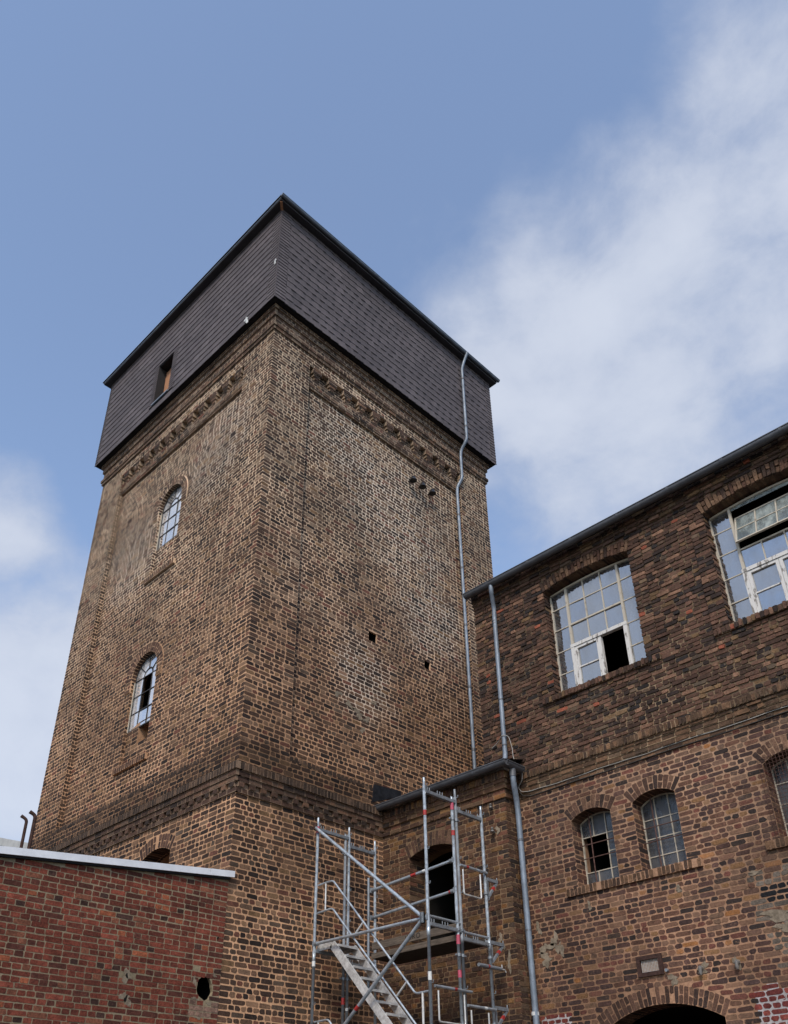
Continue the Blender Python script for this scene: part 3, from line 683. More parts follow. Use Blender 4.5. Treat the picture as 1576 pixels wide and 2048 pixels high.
cl.add([(CX0+.03, CY0+.03, CZ0+.01), (CX1-.03, CY0+.03, CZ0+.01), (CX1-.03, CY1-.03, CZ0+.01), (CX0+.03, CY1-.03, CZ0+.01)], [(3, 2, 1, 0)])
CLAD = cl.build('slate_cladding', MT['under'], TW)
class Slates(Bricks):
    pass
sb = Slates()
def scol(): return np.array((.092, .077, .078))*math.exp(random.gauss(0, .085))
EXPO = .187; rowsn = round((CZ1-CZ0)/EXPO)
def slates(fr, u0, u1, slant, wid, hole=None):
    for i in range(rowsn):
        v0 = CZ0+i*EXPO; v1 = min(v0+EXPO+.012, CZ1); x = u0-random.uniform(.02, wid)
        while x < u1:
            w = wid*random.uniform(.93, 1.08); a, b = x, x+w; x = b
            lo0, lo1 = max(a+slant, u0), min(b+slant, u1); hi0, hi1 = max(a, u0), min(b, u1)
            if lo1-lo0 < .02 and hi1-hi0 < .02: continue
            if lo1 <= lo0: lo1 = lo0+.005
            if hi1 <= hi0: hi0, hi1 = (u0, u0+.005) if hi1 < u0+.01 else (u1-.005, u1)
            if hole and b > hole[0] and a < hole[1] and v1 > hole[2] and v0 < hole[3]:
                m = (v0+v1)/2
                if hole[2] <= m <= hole[3]:
                    if b > hole[0] and a < hole[0]: lo1 = min(lo1, hole[0]); hi1 = min(hi1, hole[0])
                    elif a < hole[1] and b > hole[1]: lo0 = max(lo0, hole[1]); hi0 = max(hi0, hole[1])
                    else: continue
                    if lo1-lo0 < .02: continue
            srow.append((fr, [(lo0, v0), (lo1, v0), (hi1, v1), (hi0, v1)], scol()))
srow = []
EW = .26
slates(LC, CX0+EW*.55, CX1-EW, -.05, .30, (HX0-.16, HX1+.20, HZ0-.02, HZ1+.10))
nL = len(srow)
slates(RC, CY0+EW, CY1-EW*.8, .065, .235)
def strips(fr, u0, u1, v0, v1, e):
    k = round((v1-v0)/e); e = (v1-v0)/k
    for i in range(k): srow.append((fr, [(u0, v0+i*e), (u1, v0+i*e), (u1, v0+(i+1)*e+.008), (u0, v0+(i+1)*e+.008)], scol()*1.06))
strips(LC, CX1-EW-.012, CX1+.004, CZ0, CZ1, .094); strips(RC, CY0-.004, CY0+EW+.012, CZ0, CZ1, .094)
strips(LC, CX0, CX0+EW*.55+.01, CZ0, CZ1, .094); strips(RC, CY1-EW*.8-.01, CY1, CZ0, CZ1, .094)
strips(LC, HX0-.18, HX0-.004, HZ0-.03, HZ1+.03, .075); strips(LC, HX1+.004, HX1+.22, HZ0-.03, HZ1+.03, .075)
strips(LC, HX0-.18, HX1+.22, HZ1+.03, HZ1+.12, .09)
def build_slates():
    info = []
    for fr, q, c in srow:
        q = np.array(q); side = .006
        gp = .0058; q[0][0] += gp; q[3][0] += gp; q[1][0] -= gp; q[2][0] -= gp
        # lower edge stands out over the row beneath, right edge laps the next slate
        nb, nt_ = .027, .014; sl_ = .014 if fr is RC else -.004
        nn = [nb+sl_*0, nb+sl_, nt_+sl_, nt_]
        f = [fr.p(q[i][0], q[i][1], nn[i]) for i in range(4)]; k = [fr.p(q[i][0], q[i][1], nn[i]-.008) for i in range(4)]
        P = np.array(f)-CAM; dz = P@CF; X = 788+FPX*(P@CR)/dz; Y = PPY-FPX*(P@CU)/dz
        area = .5*abs((X[2]-X[0])*(Y[3]-Y[1])-(X[3]-X[1])*(Y[2]-Y[0])); info.append((area, k+f, c))
    info.sort(key=lambda t: -t[0])
    def make(nm, items):
        me = bpy.data.meshes.new(nm); vs = []; fs = []; cs = []
        for a, p, c in items:
            b = len(vs); vs += [tuple(x) for x in p]; cs += [c]*8
            fs += [tuple(b+i for i in f) for f in ((4, 5, 6, 7), (0, 1, 5, 4), (1, 2, 6, 5), (2, 3, 7, 6), (3, 0, 4, 7))]
        me.from_pydata(vs, [], fs); ca = me.color_attributes.new('col', 'FLOAT_COLOR', 'POINT')
        arr = np.ones((len(vs), 4), np.float32); arr[:, :3] = np.array(cs); ca.data.foreach_set('color', arr.reshape(-1))
        me.materials.append(MT['slate']); me.update(); return link_obj(bpy.data.objects.new(nm, me), CLAD)
    for it in info[:300]: make('slate', [it])
    tag(make('slating', info[300:]), kind='stuff')
build_slates()
# hatch with wooden board and metal sill
mb = MB(); mb.fbox(LC, HX0-.03, HX1+.03, HZ0-.045, HZ0-.005, -.18, .05); hs = mb.build('hatch_sill', MT['zinc'], CLAD)
mb = MB()
for i in range(4):
    w = (HX1-HX0)/4; mb.fbox(LC, HX0+i*w+.004, HX0+(i+1)*w-.004, HZ0, HZ1-.05, -.21, -.19+random.uniform(0, .006))
mb.build('hatch_board', MT['board'], CLAD)
room(CLAD, LC, HX0-.01, HX1+.01, HZ0-.01, HZ1+.01, -.22, .5)
# torn slate showing pale underlay
for (x, z, s) in ((-.70, 16.90, .085), (.155, 17.98, .055)):
    b = Blob(x, z, s*.7, s, 8, .4); MB().prism(LC, b.pts, .03, .037).build('torn_slate', MT['white'], CLAD)
# eaves, gutter and roof
EO = .37
mb = MB(); X0, X1, Y0, Y1 = XL-EO, EO, -EO, YR+EO
mb.box(X0, X1, Y0, Y1, CZ1-.002, CZ1+.07); EAVE = mb.build('eaves_soffit', MT['soffit'], TW)
mb = MB(); z = CZ1+.07; ap = ((X0+X1)/2, (Y0+Y1)/2, z+1.9); o_ = .035
mb.add([(X0-o_, Y0-o_, z), (X1+o_, Y0-o_, z), (X1+o_, Y1+o_, z), (X0-o_, Y1+o_, z), ap], [(0, 1, 4), (1, 2, 4), (2, 3, 4), (3, 0, 4)])
mb.add([(X0-o_, Y0-o_, z-.004), (X1+o_, Y0-o_, z-.004), (X1+o_, Y1+o_, z-.004), (X0-o_, Y1+o_, z-.004)], [(3, 2, 1, 0)])
mb.box(X0-o_, X1+o_, Y0-o_, Y0-o_+.02, z-.004, z+.022)
mb.build('roof', MT['roof'], TW)
mb = MB(); mb.box(X0-.012, X1+.012, Y0-.014, Y0+.002, CZ1+.028, CZ1+.060); mb.build('eaves_flashing', MT['zinc'], EAVE)
def gutter(fr_o, d, outn, L, r, m, name, parent, lip=True, seams=0.0):
    """half-round gutter: starts at fr_o, runs along d for L, opens upwards, outn = outward direction"""
    o = np.array(fr_o, float); d = np.array(d, float); q = np.array(outn, float); up = np.array([0, 0, 1.0]); mb = MB(); A = np.linspace(-math.pi*.5, math.pi*.52, 13)
    prof = [(math.sin(a)*r, -math.cos(a)*r) for a in A]; inner = [(x*.93, y*.93) for x, y in prof]
    ring = lambda t: [o+d*t+q*x+up*y for x, y in prof]+[o+d*t+q*x+up*y for x, y in inner[::-1]]
    a, b = ring(0), ring(L); k = len(a)
    mb.add(a+b, [(i, (i+1) % k, k+(i+1) % k, k+i) for i in range(k)], True); h = len(prof)
    for R2, s in ((a, 0), (b, 1)): mb.add(R2[:h], [tuple(range(h)) if s else tuple(range(h-1, -1, -1))])
    if lip: mb.tube([o+q*r+up*.006, o+d*L+q*r+up*.006], .011, 8)
    if seams:
        t = seams*.6
        while t < L-.05:
            pr = [(x*1.09, y*1.09) for x, y in prof]
            mb.add([o+d*t+q*x+up*y for x, y in pr]+[o+d*(t+.045)+q*x+up*y for x, y in pr], [(i, i+1, h+i+1, h+i) for i in range(h-1)], True); t += seams
    return mb.build(name, m, parent)
gutter((X1+.045, Y0-.03, CZ1+.088), (0, 1, 0), (1, 0, 0), Y1-Y0+.08, .046, MT['zinc_mid'], 'roof_gutter', TW)
# exposed rafter foot in the corner
MB().bar((.20, -.20, CZ1-.06), (.34, -.34, CZ1-.012), .05, .04).build('rafter_foot', MT['board'], EAVE)
# --- downpipe of the tower
pts = bend([(.475, 5.72, 19.80), (.36, 5.70, 19.55), (.295, 5.67, 19.3), (.295, 5.66, 17.0), (.29, 5.66, 16.84), (.11, 5.64, 16.60), (.095, 5.63, 16.4), (.095, 5.63, 15.72), (-.01, 5.56, 15.46), (-.02, 5.555, 15.3), (-.02, 5.56, 7.2)], .07)
mb = MB().tube(pts, .035, 14); DP = mb.build('downpipe', MT['zinc'], TW)
mb = MB()
for z in (14.6, 13.1, 11.6, 10.1, 8.7): mb.tube([(-.02, 5.558, z), (-.02, 5.558, z+.05)], .041, 14)
for z in (18.9, 17.25): mb.tube([(.295, 5.662, z), (.295, 5.662, z+.05)], .041, 14)
mb.build('pipe_clip', MT['zinc_dark'], DP)

# ================================================================== factory building on the right
FB = empty('factory_building', (6.5, 7.0, 0), 'old brick factory wing with big steel-framed windows, right of the tower', 'building')
FX0, FX1 = 1.97, 12.0
bu = Bricks(); bl = Bricks(); mu = MB(); ml = MB(); SU, SL = STY['up'], STY['low']
WA, WB, WX = [Arch(c, .797, 7.84, 9.735, .095, .20) for c in (4.215, 7.05, 9.885)]
WC = Arch(3.748, .322, 4.90, 5.835, .105, .19); WD = Arch(4.731, .318, 4.90, 5.835, .105, .19); WE = Arch(6.575, .325, 4.90, 5.835, .105, .19); WF = Arch(7.56, .322, 4.90, 5.835, .105, .19)
GA = Arch(4.36, .80, .02, 3.07, .225, .20); GB = Arch(7.6, .80, .02, 3.07, .225, .20)
for h in (WA, WB, WX): h.depth = .32
for h in (WC, WD, WE, WF): h.depth = .36
GA.depth = GB.depth = .34
ups = [WA, WB, WX]; lows = [WC, WD, WE, WF, GA, GB]
core(mu, FF, [(FX0, 6.72), (FX1, 6.72), (FX1, 10.30), (FX0, 10.30)], ups)
# strips beside each big window stand slightly proud
strip_rects = []
for h in ups: strip_rects += [Rect(h.c-h.w-.215, h.c-h.w, 7.72, 9.86), Rect(h.c+h.w, h.c+h.w+.215, 7.72, 9.86)]
lay(bu, FF, FX0, FX1, 6.752, 10.03, ups+strip_rects, SU, 0, (.012, 0))
for r_, h in zip(strip_rects, [x for x in ups for _ in (0, 1)]):
    mu.fbox(FF, r_.u0, r_.u1, r_.v0, 9.70, -.10, .022)
    lay(bu, FF, r_.u0, r_.u1, r_.v0, r_.v1, [h], SU, .022, (.006, .010))
for i, (v0, v1, n) in enumerate(((10.03, 10.096, .02), (10.096, 10.162, .042), (10.162, 10.30, .064))): band(mu, bu, FF, FX0, FX1, v0, v1, n, SU, -.02, (.012, 0))
for h in ups:
    voussoirs(bu, FF, h, sty('up', proud=.02), .012, 'archup', .22, .062)
    jamb(bu, FF, h.c-h.w, h.v0, h.vs, .22, SU, .02)
    mu.fbox(FF, h.c-h.w-.215, h.c+h.w+.215, h.v0-.10, h.v0-.004, -.16, .045)
    rowlock(bu, FF, h.c-h.w-.215, h.c+h.w+.215, h.v0-.10, h.v0, .045, SU, .060, 'up', ragged=.006)
# string course
S2 = sty('up', pal='rowlight', proud=.009, ps=.004)
band(mu, bu, FF, FX0, FX1, 6.39, 6.455, .014, S2, -.02); band(mu, bu, FF, FX0, FX1, 6.458, 6.53, .036, S2, -.02); band(mu, bu, FF, FX0, FX1, 6.53, 6.60, .050, S2, -.02); band(mu, bu, FF, FX0, FX1, 6.60, 6.648, .064, S2, -.02)
mu.fbox(FF, FX0, FX1, 6.648, 6.745, -.02, .090); rowlock(bu, FF, FX0, FX1, 6.648, 6.752, .090, S2, .056, 'rowlight', ragged=.004)
# lower storey with patched areas of newer red bricks
def patched(u, v):
    return (u > 5.56 and v < 3.28) or (5.72 < u < 5.84 and v < 3.345) or (2.62 < u < 3.08 and v < 3.325)
def grey(u, v): return u > 5.70+.10*math.sin(v*9)+(.12 if v < 4.2 else 0) and 3.50 < v < 4.62
def colf(u, v):
    if patched(u, v): return pick('redpatch')
    if 5.86 < u < 6.4 and 4.22 < v < 4.38: return np.array((.012, .012, .014))
    if grey(u, v) and random.random() < .7: return np.array((.15, .12, .095))*random.uniform(.5, 1.25)
core(ml, FF, [(FX0, 0), (FX1, 0), (FX1, 6.39), (FX0, 6.39)], lows)
lay(bl, FF, FX0, FX1, 2.43, 6.39, lows, SL, 0, (0, 0), colfn=colf, skip=lambda u, v: abs(u-4.32) < .17 and abs(v-3.747) < .12)
lay(bl, FF, FX0, FX1, 0, 2.43, lows, SL, 0, (0, 0), vis=False)
for h in lows:
    voussoirs(bl, FF, h, SL, 0, 'arch', .26 if h in lows[:4] else .34, .060)
    jamb(bl, FF, h.c-h.w, max(h.v0, 2.0), h.vs, .26 if h in lows[:4] else .34, SL)
for a, b in ((WC, WD), (WE, WF)):
    ml.fbox(FF, a.c-a.w-.18, b.c+b.w+.20, 4.79, 4.896, -.16, .04); rowlock(bl, FF, a.c-a.w-.18, b.c+b.w+.20, 4.79, 4.90, .04, SL, .060, 'rowlight', ragged=.004)
mu.build('wall', MT['mortar_up'], FB); ml.build('lower_wall', MT['mortar_low'], FB)
mb = MB(); mb.add([(FX0, 3.35, 0), (FX0, 11, 0), (FX0, 11, 10.30), (FX0, 3.35, 10.30)], [(0, 1, 2, 3)]); mb.add([(FX1, 3.35, 0), (FX1, 11, 0), (FX1, 11, 10.30), (FX1, 3.35, 10.30)], [(3, 2, 1, 0)])
mb.add([(FX0, 11, 0), (FX1, 11, 0), (FX1, 11, 10.30), (FX0, 11, 10.30)], [(0, 1, 2, 3)]); mb.build('rear_wall', MT['mortar_up'], FB)
bu.build(FB, MT['brick_up'], 'brick', 'brickwork', 150); bl.build(FB, MT['brick_low'], 'brick', 'lower_brickwork', 150)
# pale joints in the two patches of new brick: proud pointing
def pointing(u0, u1, v0, v1):
    mb = MB(); mb.fbox(FF, u0, u1, v0, v1, -.003, .0006); mb.build('white_pointing', MT['mortar_white'], FB)
pointing(5.555, 6.6, 2.4, 3.285); pointing(5.715, 5.845, 3.285, 3.35); pointing(2.615, 3.085, 2.9, 3.33)
# cement render scraps
for (u, v, r, ry) in ((2.80, 4.20, .10, .06), (2.78, 4.05, .09, .07), (2.95, 4.28, .05, .08), (2.70, 4.47, .04, .07), (3.02, 4.15, .05, .09), (4.87, 4.585, .04, .035), (3.56, 4.62, .025, .05), (5.00, 3.62, .07, .05), (5.43, 3.62, .04, .06), (4.60, 3.55, .07, .05), (6.05, 4.05, .22, .05), (6.1, 3.92, .18, .04), (5.86, 4.58, .08, .02), (6.25, 3.72, .12, .10)):
    MB().prism(FF, Blob(u, v, r, ry, 12, .35).pts, .003, .0085).build('cement_patch', MT['render'], FB)
# roof and eaves gutter
mb = MB(); mb.add([(FX0-.02, 3.14, 10.345), (FX1, 3.14, 10.345), (FX1, 7.2, 11.6), (FX0-.02, 7.2, 11.6)], [(0, 1, 2, 3)]); mb.add([(FX0-.02, 11.2, 10.345), (FX1, 11.2, 10.345), (FX1, 7.2, 11.6), (FX0-.02, 7.2, 11.6)], [(3, 2, 1, 0)])
mb.box(FX0-.02, FX1, 3.15, 3.36, 10.312, 10.340); mb.build('roof', MT['roof'], FB)
gutter((FX0-.01, 3.125, 10.272), (1, 0, 0), (0, -1, 0), FX1-FX0+.01, .072, MT['zinc_dark'], 'eaves_gutter', FB, True, .86)
# downpipe of the factory
pts = bend([(2.535, 3.12, 10.24), (2.53, 3.12, 10.10), (2.45, 3.27, 9.86), (2.44, 3.275, 9.70), (2.43, 3.275, 7.12), (2.455, 3.20, 6.99)], .09)
DPF = MB().tube(pts, .038, 16).build('downpipe', MT['zinc'], FB)
MB().tube([(2.452, 3.209, 7.006), (2.4585, 3.19, 6.972)], .0405, 16).build('pipe_mouth', MT['dark'], DPF)
mb = MB()
for z in (9.60, 9.55, 8.1, 7.30): mb.tube([(2.43, 3.275, z), (2.43, 3.275, z+.02)], .045, 14)
mb.build('pipe_clip', MT['zinc_dark'], DPF)
# cables along the string course
mb = MB(); pts = [(2.44, 3.29, 7.5)]
ca = [(2.16, 3.31, 7.36), (2.30, 3.30, 7.42), (2.43, 3.22, 7.47), (2.53, 3.26, 7.44), (2.56, 3.29, 7.25), (2.58, 3.27, 7.05), (2.68, 3.22, 6.88), (2.755, 3.20, 6.80), (2.76, 3.22, 6.72), (2.72, 3.25, 6.62), (2.62, 3.27, 6.56), (2.66, 3.285, 6.475), (2.80, 3.295, 6.447)]
ca += [(x, 3.318, 6.449+.006*math.sin(x*5)+.004*math.sin(x*13)) for x in np.arange(3.0, 9.0, .25)]
MB().tube(bend(ca, .06, 4), .0055, 6).build('cable', MT['cable'], FB)
MB().tube([(2.62, 3.28, 6.50), (2.68, 3.30, 6.41), (2.8, 3.32, 6.383)]+[(x, 3.322, 6.386+.004*math.sin(x*4)) for x in np.arange(3.0, 9.0, .3)], .007, 6).build('cable', MT['dcable'], FB)
# vent grille
mb = MB(); u0, u1, v0, v1 = 4.145, 4.497, 3.624, 3.870; f_ = .05
mb.fbox(FF, u0, u1, v0, v0+f_, -.03, .03); mb.fbox(FF, u0, u1, v1-f_, v1, -.03, .03); mb.fbox(FF, u0, u0+f_, v0+f_, v1-f_, -.03, .03); mb.fbox(FF, u1-f_, u1, v0+f_, v1-f_, -.03, .03)
VG = mb.build('vent_grille', MT['rust'], FB)
MB().fbox(FF, u0+f_, u1-f_, v0+f_, v1-f_, -.03, -.022).build('grille_back', MT['dark'], VG)
mb = MB()
for i in range(12): x = u0+f_+(u1-u0-2*f_)*(i+.5)/12; mb.fbox(FF, x-.0028, x+.0028, v0+f_, v1-f_, -.010, .004)
for i in range(9): y = v0+f_+(v1-v0-2*f_)*(i+.5)/9; mb.fbox(FF, u0+f_, u1-f_, y-.0028, y+.0028, -.011, .003)
mb.build('grille_mesh', MT['cable'], VG)
# wall sockets and stubs near the gate arch
MB().tube([FF.p(4.54, 3.66, .0), FF.p(4.54, 3.66, .04)], .02, 10).build('conduit_stub', MT['galv_dull'], FB)
for u, v in ((4.985, 3.60), (5.44, 3.60)):
    mb = MB(); mb.tube([FF.p(u, v+.02, 0), FF.p(u, v+.02, .05)], .028, 10); mb.tube([FF.p(u, v+.03, .05), FF.p(u, v-.03, .05), FF.p(u, v-.06, .05)], [.02, .024, .012], 10); mb.build('lamp_socket', MT['ceramic'], FB)
# shadow-dark rooms
for h in ups+lows: room(FB, FF, h.c-h.w-.03, h.c+h.w+.03, h.v0-.03, h.vs+h.rise+.03, -h.depth, 2.0)

def clip_arch(ar, x0, x1, v0, v1, k=6):
    """rectangle cut by the arch above"""
    if v1 < ar.vs: return [(x0, v0), (x1, v0), (x1, v1), (x0, v1)]
    return [(x0, v0), (x1, v0)]+[(x, min(v1, ar.top(x)-.02)) for x in np.linspace(x1, x0, k)]
def big_window(op, hopper, left_open):
    ar = Arch(op.c, op.w, op.v0, 9.735, .055, .0)
    ng = -.17; mb = MB(); c, w = ar.c, ar.w; v0 = ar.v0; xs = [c-w+2*w*i/5 for i in range(6)]; L = [v0, 8.245, 8.64, 9.045, 9.43, 9.90]
    mb.fbox(FF, c-w, c-w+.028, v0, ar.vs, ng-.02, ng+.02); mb.fbox(FF, c+w-.028, c+w, v0, ar.vs, ng-.02, ng+.02); arc_bars(mb, FF, ar, ng-.02, ng+.02, .03)
    for i, t in ((1, .036), (2, .016), (3, .016), (4, .036)):
        lo = v0 if i in (1, 4) else L[2]
        if hopper and i in (2, 3): mb.fbox(FF, xs[i]-t/2, xs[i]+t/2, lo, L[3]-.05, ng-.016, ng+.016); continue
        mb.fbox(FF, xs[i]-t/2, xs[i]+t/2, lo, ar.top(xs[i])-.03, ng-.016, ng+(.026 if t > .02 else .012))
    for v in L[1:5]:
        mb.fbox(FF, xs[0]+.028, xs[1]-.018, v-.008, v+.008, ng-.014, ng+.010); mb.fbox(FF, xs[4]+.018, xs[5]-.028, v-.008, v+.008, ng-.014, ng+.010)
    if not hopper:
        mb.fbox(FF, xs[1]+.018, xs[4]-.018, L[3]-.014, L[3]+.014, ng-.016, ng+.022); mb.fbox(FF, xs[1]+.018, xs[4]-.018, L[4]-.008, L[4]+.008, ng-.014, ng+.010)
    else: mb.fbox(FF, xs[1]+.018, xs[4]-.018, L[3]-.05, L[3]-.026, ng-.016, ng+.018)
    win = mb.build('window', MT['cream'], FB)
    # wooden casements
    cs = MB(); a, b = xs[1], xs[4]; m = (a+b)/2; top = L[2]
    cs.fbox(FF, a-.025, b+.025, top-.02, top+.035, ng-.03, ng+.045); cs.fbox(FF, a-.022, a+.04, v0, top-.02, ng-.03, ng+.04); cs.fbox(FF, b-.04, b+.022, v0, top-.02, ng-.03, ng+.04)
    leafs = [(a+.042, m-.003), (m+.003, b-.042)]
    for k, (p, q) in enumerate(leafs):
        if left_open and k == 1: cs.fbox(FF, m-.003, m+.035, v0, top-.02, ng-.03, ng+.03); continue
        cs.fbox(FF, p, p+.045, v0, top-.024, ng-.02, ng+.032); cs.fbox(FF, q-.045, q, v0, top-.024, ng-.02, ng+.032); cs.fbox(FF, p+.045, q-.045, top-.065, top-.024, ng-.02, ng+.032); cs.fbox(FF, p+.045, q-.045, v0, v0+.05, ng-.02, ng+.032)
        z = (v0+top)/2+.01; cs.fbox(FF, p+.045, q-.045, z-.010, z+.010, ng-.01, ng+.022)
        for z0, z1 in ((v0+.05, z-.01), (z+.01, top-.065)): pane(win, FF, [(p+.045, z0), (q-.045, z0), (q-.045, z1), (p+.045, z1)], ng+.004, MT['glass'])
    cs.build('casement', MT['peel'], win)
    for i in range(5):
        for r in range(5):
            if 0 < i < 4 and (r < 2 or (hopper and r >= 3)): continue
            if hopper and 0 < i < 4: poly = [(xs[i]+.01, L[2]+.03), (xs[i+1]-.01, L[2]+.03), (xs[i+1]-.01, L[3]-.05), (xs[i]+.01, L[3]-.05)]
            else: poly = clip_arch(ar, xs[i]+.008, xs[i+1]-.008, L[r]+.008, L[r+1]-.008)
            pane(win, FF, poly, ng+random.uniform(-.004, .002), MT['glass'])
    if hopper:
        tl = R_(20); hf = Fr(FF.p(0, 9.40, ng+.01), FF.U, FF.V*math.cos(tl)-FF.N*math.sin(tl), FF.N*math.cos(tl)+FF.V*math.sin(tl))
        hb = MB(); a, b = xs[1]+.03, xs[4]-.03; bo, to = -.36, .20
        for q in ((a, a+.022, bo, to), (b-.022, b, bo, to), (a+.022, b-.022, bo, bo+.022), (a+.022, b-.022, to-.022, to)): hb.fbox(hf, *q, -.014, .014)
        for i in (1, 2): x = a+(b-a)*i/3; hb.fbox(hf, x-.008, x+.008, bo+.022, to-.022, -.012, .010)
        hb.fbox(hf, a+.022, b-.022, -.085, -.070, -.012, .010)
        hb.build('hopper', MT['cream'], win)
        for i in range(3):
            x0, x1 = a+(b-a)*i/3+.012, a+(b-a)*(i+1)/3-.012
            pane(win, hf, [(x0, bo+.015), (x1, bo+.015), (x1, -.080), (x0, -.080)], .0, MT['glass_milky']); pane(win, hf, [(x0, -.072), (x1, -.072), (x1, to-.015), (x0, to-.015)], .0, MT['glass_milky'])
        # fanlight board over the hopper
        MB().prism(FF, [(xs[1]+.02, 9.70)]+[(xs[4]-.02, 9.70)]+[(x, ar.top(x)-.03) for x in np.linspace(xs[4]-.02, xs[1]+.02, 7)], ng-.012, ng-.002).build('head_panel', MT['glass_milky'], win)
    return win
big_window(WA, False, True); big_window(WB, True, False); big_window(WX, False, False)
def small_window(ar, opened, bars=True, mesh=False):
    ng = -.235; mb = MB(); c, w, v0 = ar.c, ar.w, ar.v0; xs = [c-w, c-w+.205, c-w+.41, c+w]; L = [v0, 5.125, 5.365, 5.625, 6.0]
    mb.fbox(FF, c-w, c-w+.018, v0, ar.vs, ng-.015, ng+.015); mb.fbox(FF, c+w-.018, c+w, v0, ar.vs, ng-.015, ng+.015); arc_bars(mb, FF, ar, ng-.015, ng+.015, .02)
    for k_, x in enumerate(xs[1:3]):
        if opened and k_ == 0: mb.fbox(FF, x-.006, x+.006, v0, L[1], ng-.013, ng+.012); mb.fbox(FF, x-.006, x+.006, L[3], ar.top(x)-.02, ng-.013, ng+.012); continue
        mb.fbox(FF, x-.006, x+.006, v0, ar.top(x)-.02, ng-.013, ng+.012)
    for v in L[1:4]: mb.fbox(FF, xs[2] if opened and v == L[2] else c-w+.018, c+w-.018, v-.0055, v+.0055, ng-.012, ng+.010)
    win = mb.build('window', MT['cream'], FB)
    for i in range(3):
        for r in range(4):
            if opened and i < 2 and r in (1, 2): continue
            pane(win, FF, clip_arch(ar, xs[i]+.008, xs[i+1]-.008, L[r]+.007, L[r+1]-.007), ng, MT['glass_dull'])
    if bars:
        sb_ = MB()
        for v in (5.305, 5.498): sb_.tube([FF.p(c-w-.01, v, -.16), FF.p(c+w+.01, v, -.16)], .008, 8)
        sb_.tube([FF.p(c-w+.20, v0, -.150), FF.p(c-w+.20, ar.top(c-w+.2), -.150)], .009, 8); sb_.build('security_bar', MT['rustbar'], win)
    if mesh:
        g_ = MB(); k = 0
        for x in np.arange(c-w-.05, c+w+.06, .045): g_.tube([FF.p(x, v0+.01, .012), FF.p(x, ar.vs+.09, .012)], .0028, 4, False)
        for v in np.arange(v0+.02, ar.vs+.1, .045): g_.tube([FF.p(c-w-.05, v, .016), FF.p(c+w+.05, v, .016)], .0028, 4, False)
        g_.build('wire_mesh', MT['rustbar'], win)
small_window(WC, True); small_window(WD, False); small_window(WE, False, False, True); small_window(WF, False, False, True)

# ================================================================== annex between tower and factory
AN = empty('brick_annex', (1.28, 4.5, 0), 'low brick annex with arched doorway in the corner between tower and factory', 'building')
ba = Bricks(); ma = MB(); SA = STY['annex']
DA = Arch(1.06, .475, 4.36, 5.86, .10, .22); DA.depth = .45
core(ma, AF, [(0, 0), (2.56, 0), (2.56, 6.34), (0, 6.34)], [DA])
lay(ba, AF, .002, 2.56, 2.45, 6.34, [DA], SA, 0, (0, .007)); lay(ba, AF, .002, 2.56, 0, 2.45, [], SA, 0, (0, .007), vis=False)
voussoirs(ba, AF, DA, SA, 0, 'arch', .30, .062); jamb(ba, AF, DA.c-DA.w, DA.v0, DA.vs, .34, SA)
core(ma, AS, [(3.0, 0), (3.35, 0), (3.35, 6.9), (3.0, 6.9)], [])
lay(ba, AS, 3.0, 3.35, 0, 6.34, [], SA, 0, (.007, 0), start=1)
SAC = sty('annex', pal='annex', ps=.005)
for v0, v1, n in ((6.34, 6.41, .025), (6.41, 6.48, .012), (6.48, 6.55, .045), (6.55, 6.62, .06)):
    band(ma, ba, AF, .0, 2.56+n, v0, v1, n, SAC, -.02, (0, .007)); band(ma, ba, AS, 3.004, 3.35, v0, v1, n, SAC, -.02)
ma.fbox(AF, .0, 2.56+.08, 6.62, 6.74, -.02, .08); rowlock(ba, AF, .0, 2.64, 6.62, 6.74, .08, SAC, .062, 'annex', ragged=.004)
ma.fbox(AS, 3.004, 3.35, 6.62, 6.74, -.02, .08); rowlock(ba, AS, 2.93, 3.35, 6.62, 6.74, .08, SAC, .062, 'annex')
ma.build('wall', MT['mortar_annex'], AN); ba.build(AN, MT['brick_annex'])
MB().fbox(AF, .0, 2.62, 6.742, 6.79, -.05, .05).build('wall_plate', MT['render'], AN)
room(AN, AF, DA.c-DA.w-.02, DA.c+DA.w+.02, DA.v0-.02, 6.0, -.45, 1.6)
mb = MB(); mb.add([(.03, 2.80, 6.86), (2.72, 2.80, 6.86), (2.72, 3.34, 7.0), (1.95, 3.36, 7.0), (1.95, 5.9, 7.75), (.03, 5.9, 7.75)], [(0, 1, 2, 3, 4, 5)])
mb.add([(.03, 2.80, 6.82), (2.72, 2.80, 6.82), (2.72, 2.80, 6.86), (.03, 2.80, 6.86)], [(0, 1, 2, 3)]); mb.build('roof', MT['lead'], AN)
gutter((.02, 2.80, 6.80), (1, 0, 0), (0, -1, 0), 2.78, .072, MT['zinc_dark'], 'gutter', AN, True, 1.1)
gutter((2.74, 2.80, 6.80), (0, 1, 0), (1, 0, 0), .42, .072, MT['zinc_dark'], 'gutter', AN)
mb = MB(); mb.prism(RF, [(2.74, 6.90), (3.45, 7.18), (3.45, 7.285), (2.78, 7.23)], .004, .007); mb.build('lead_flashing', MT['lead'], AN)
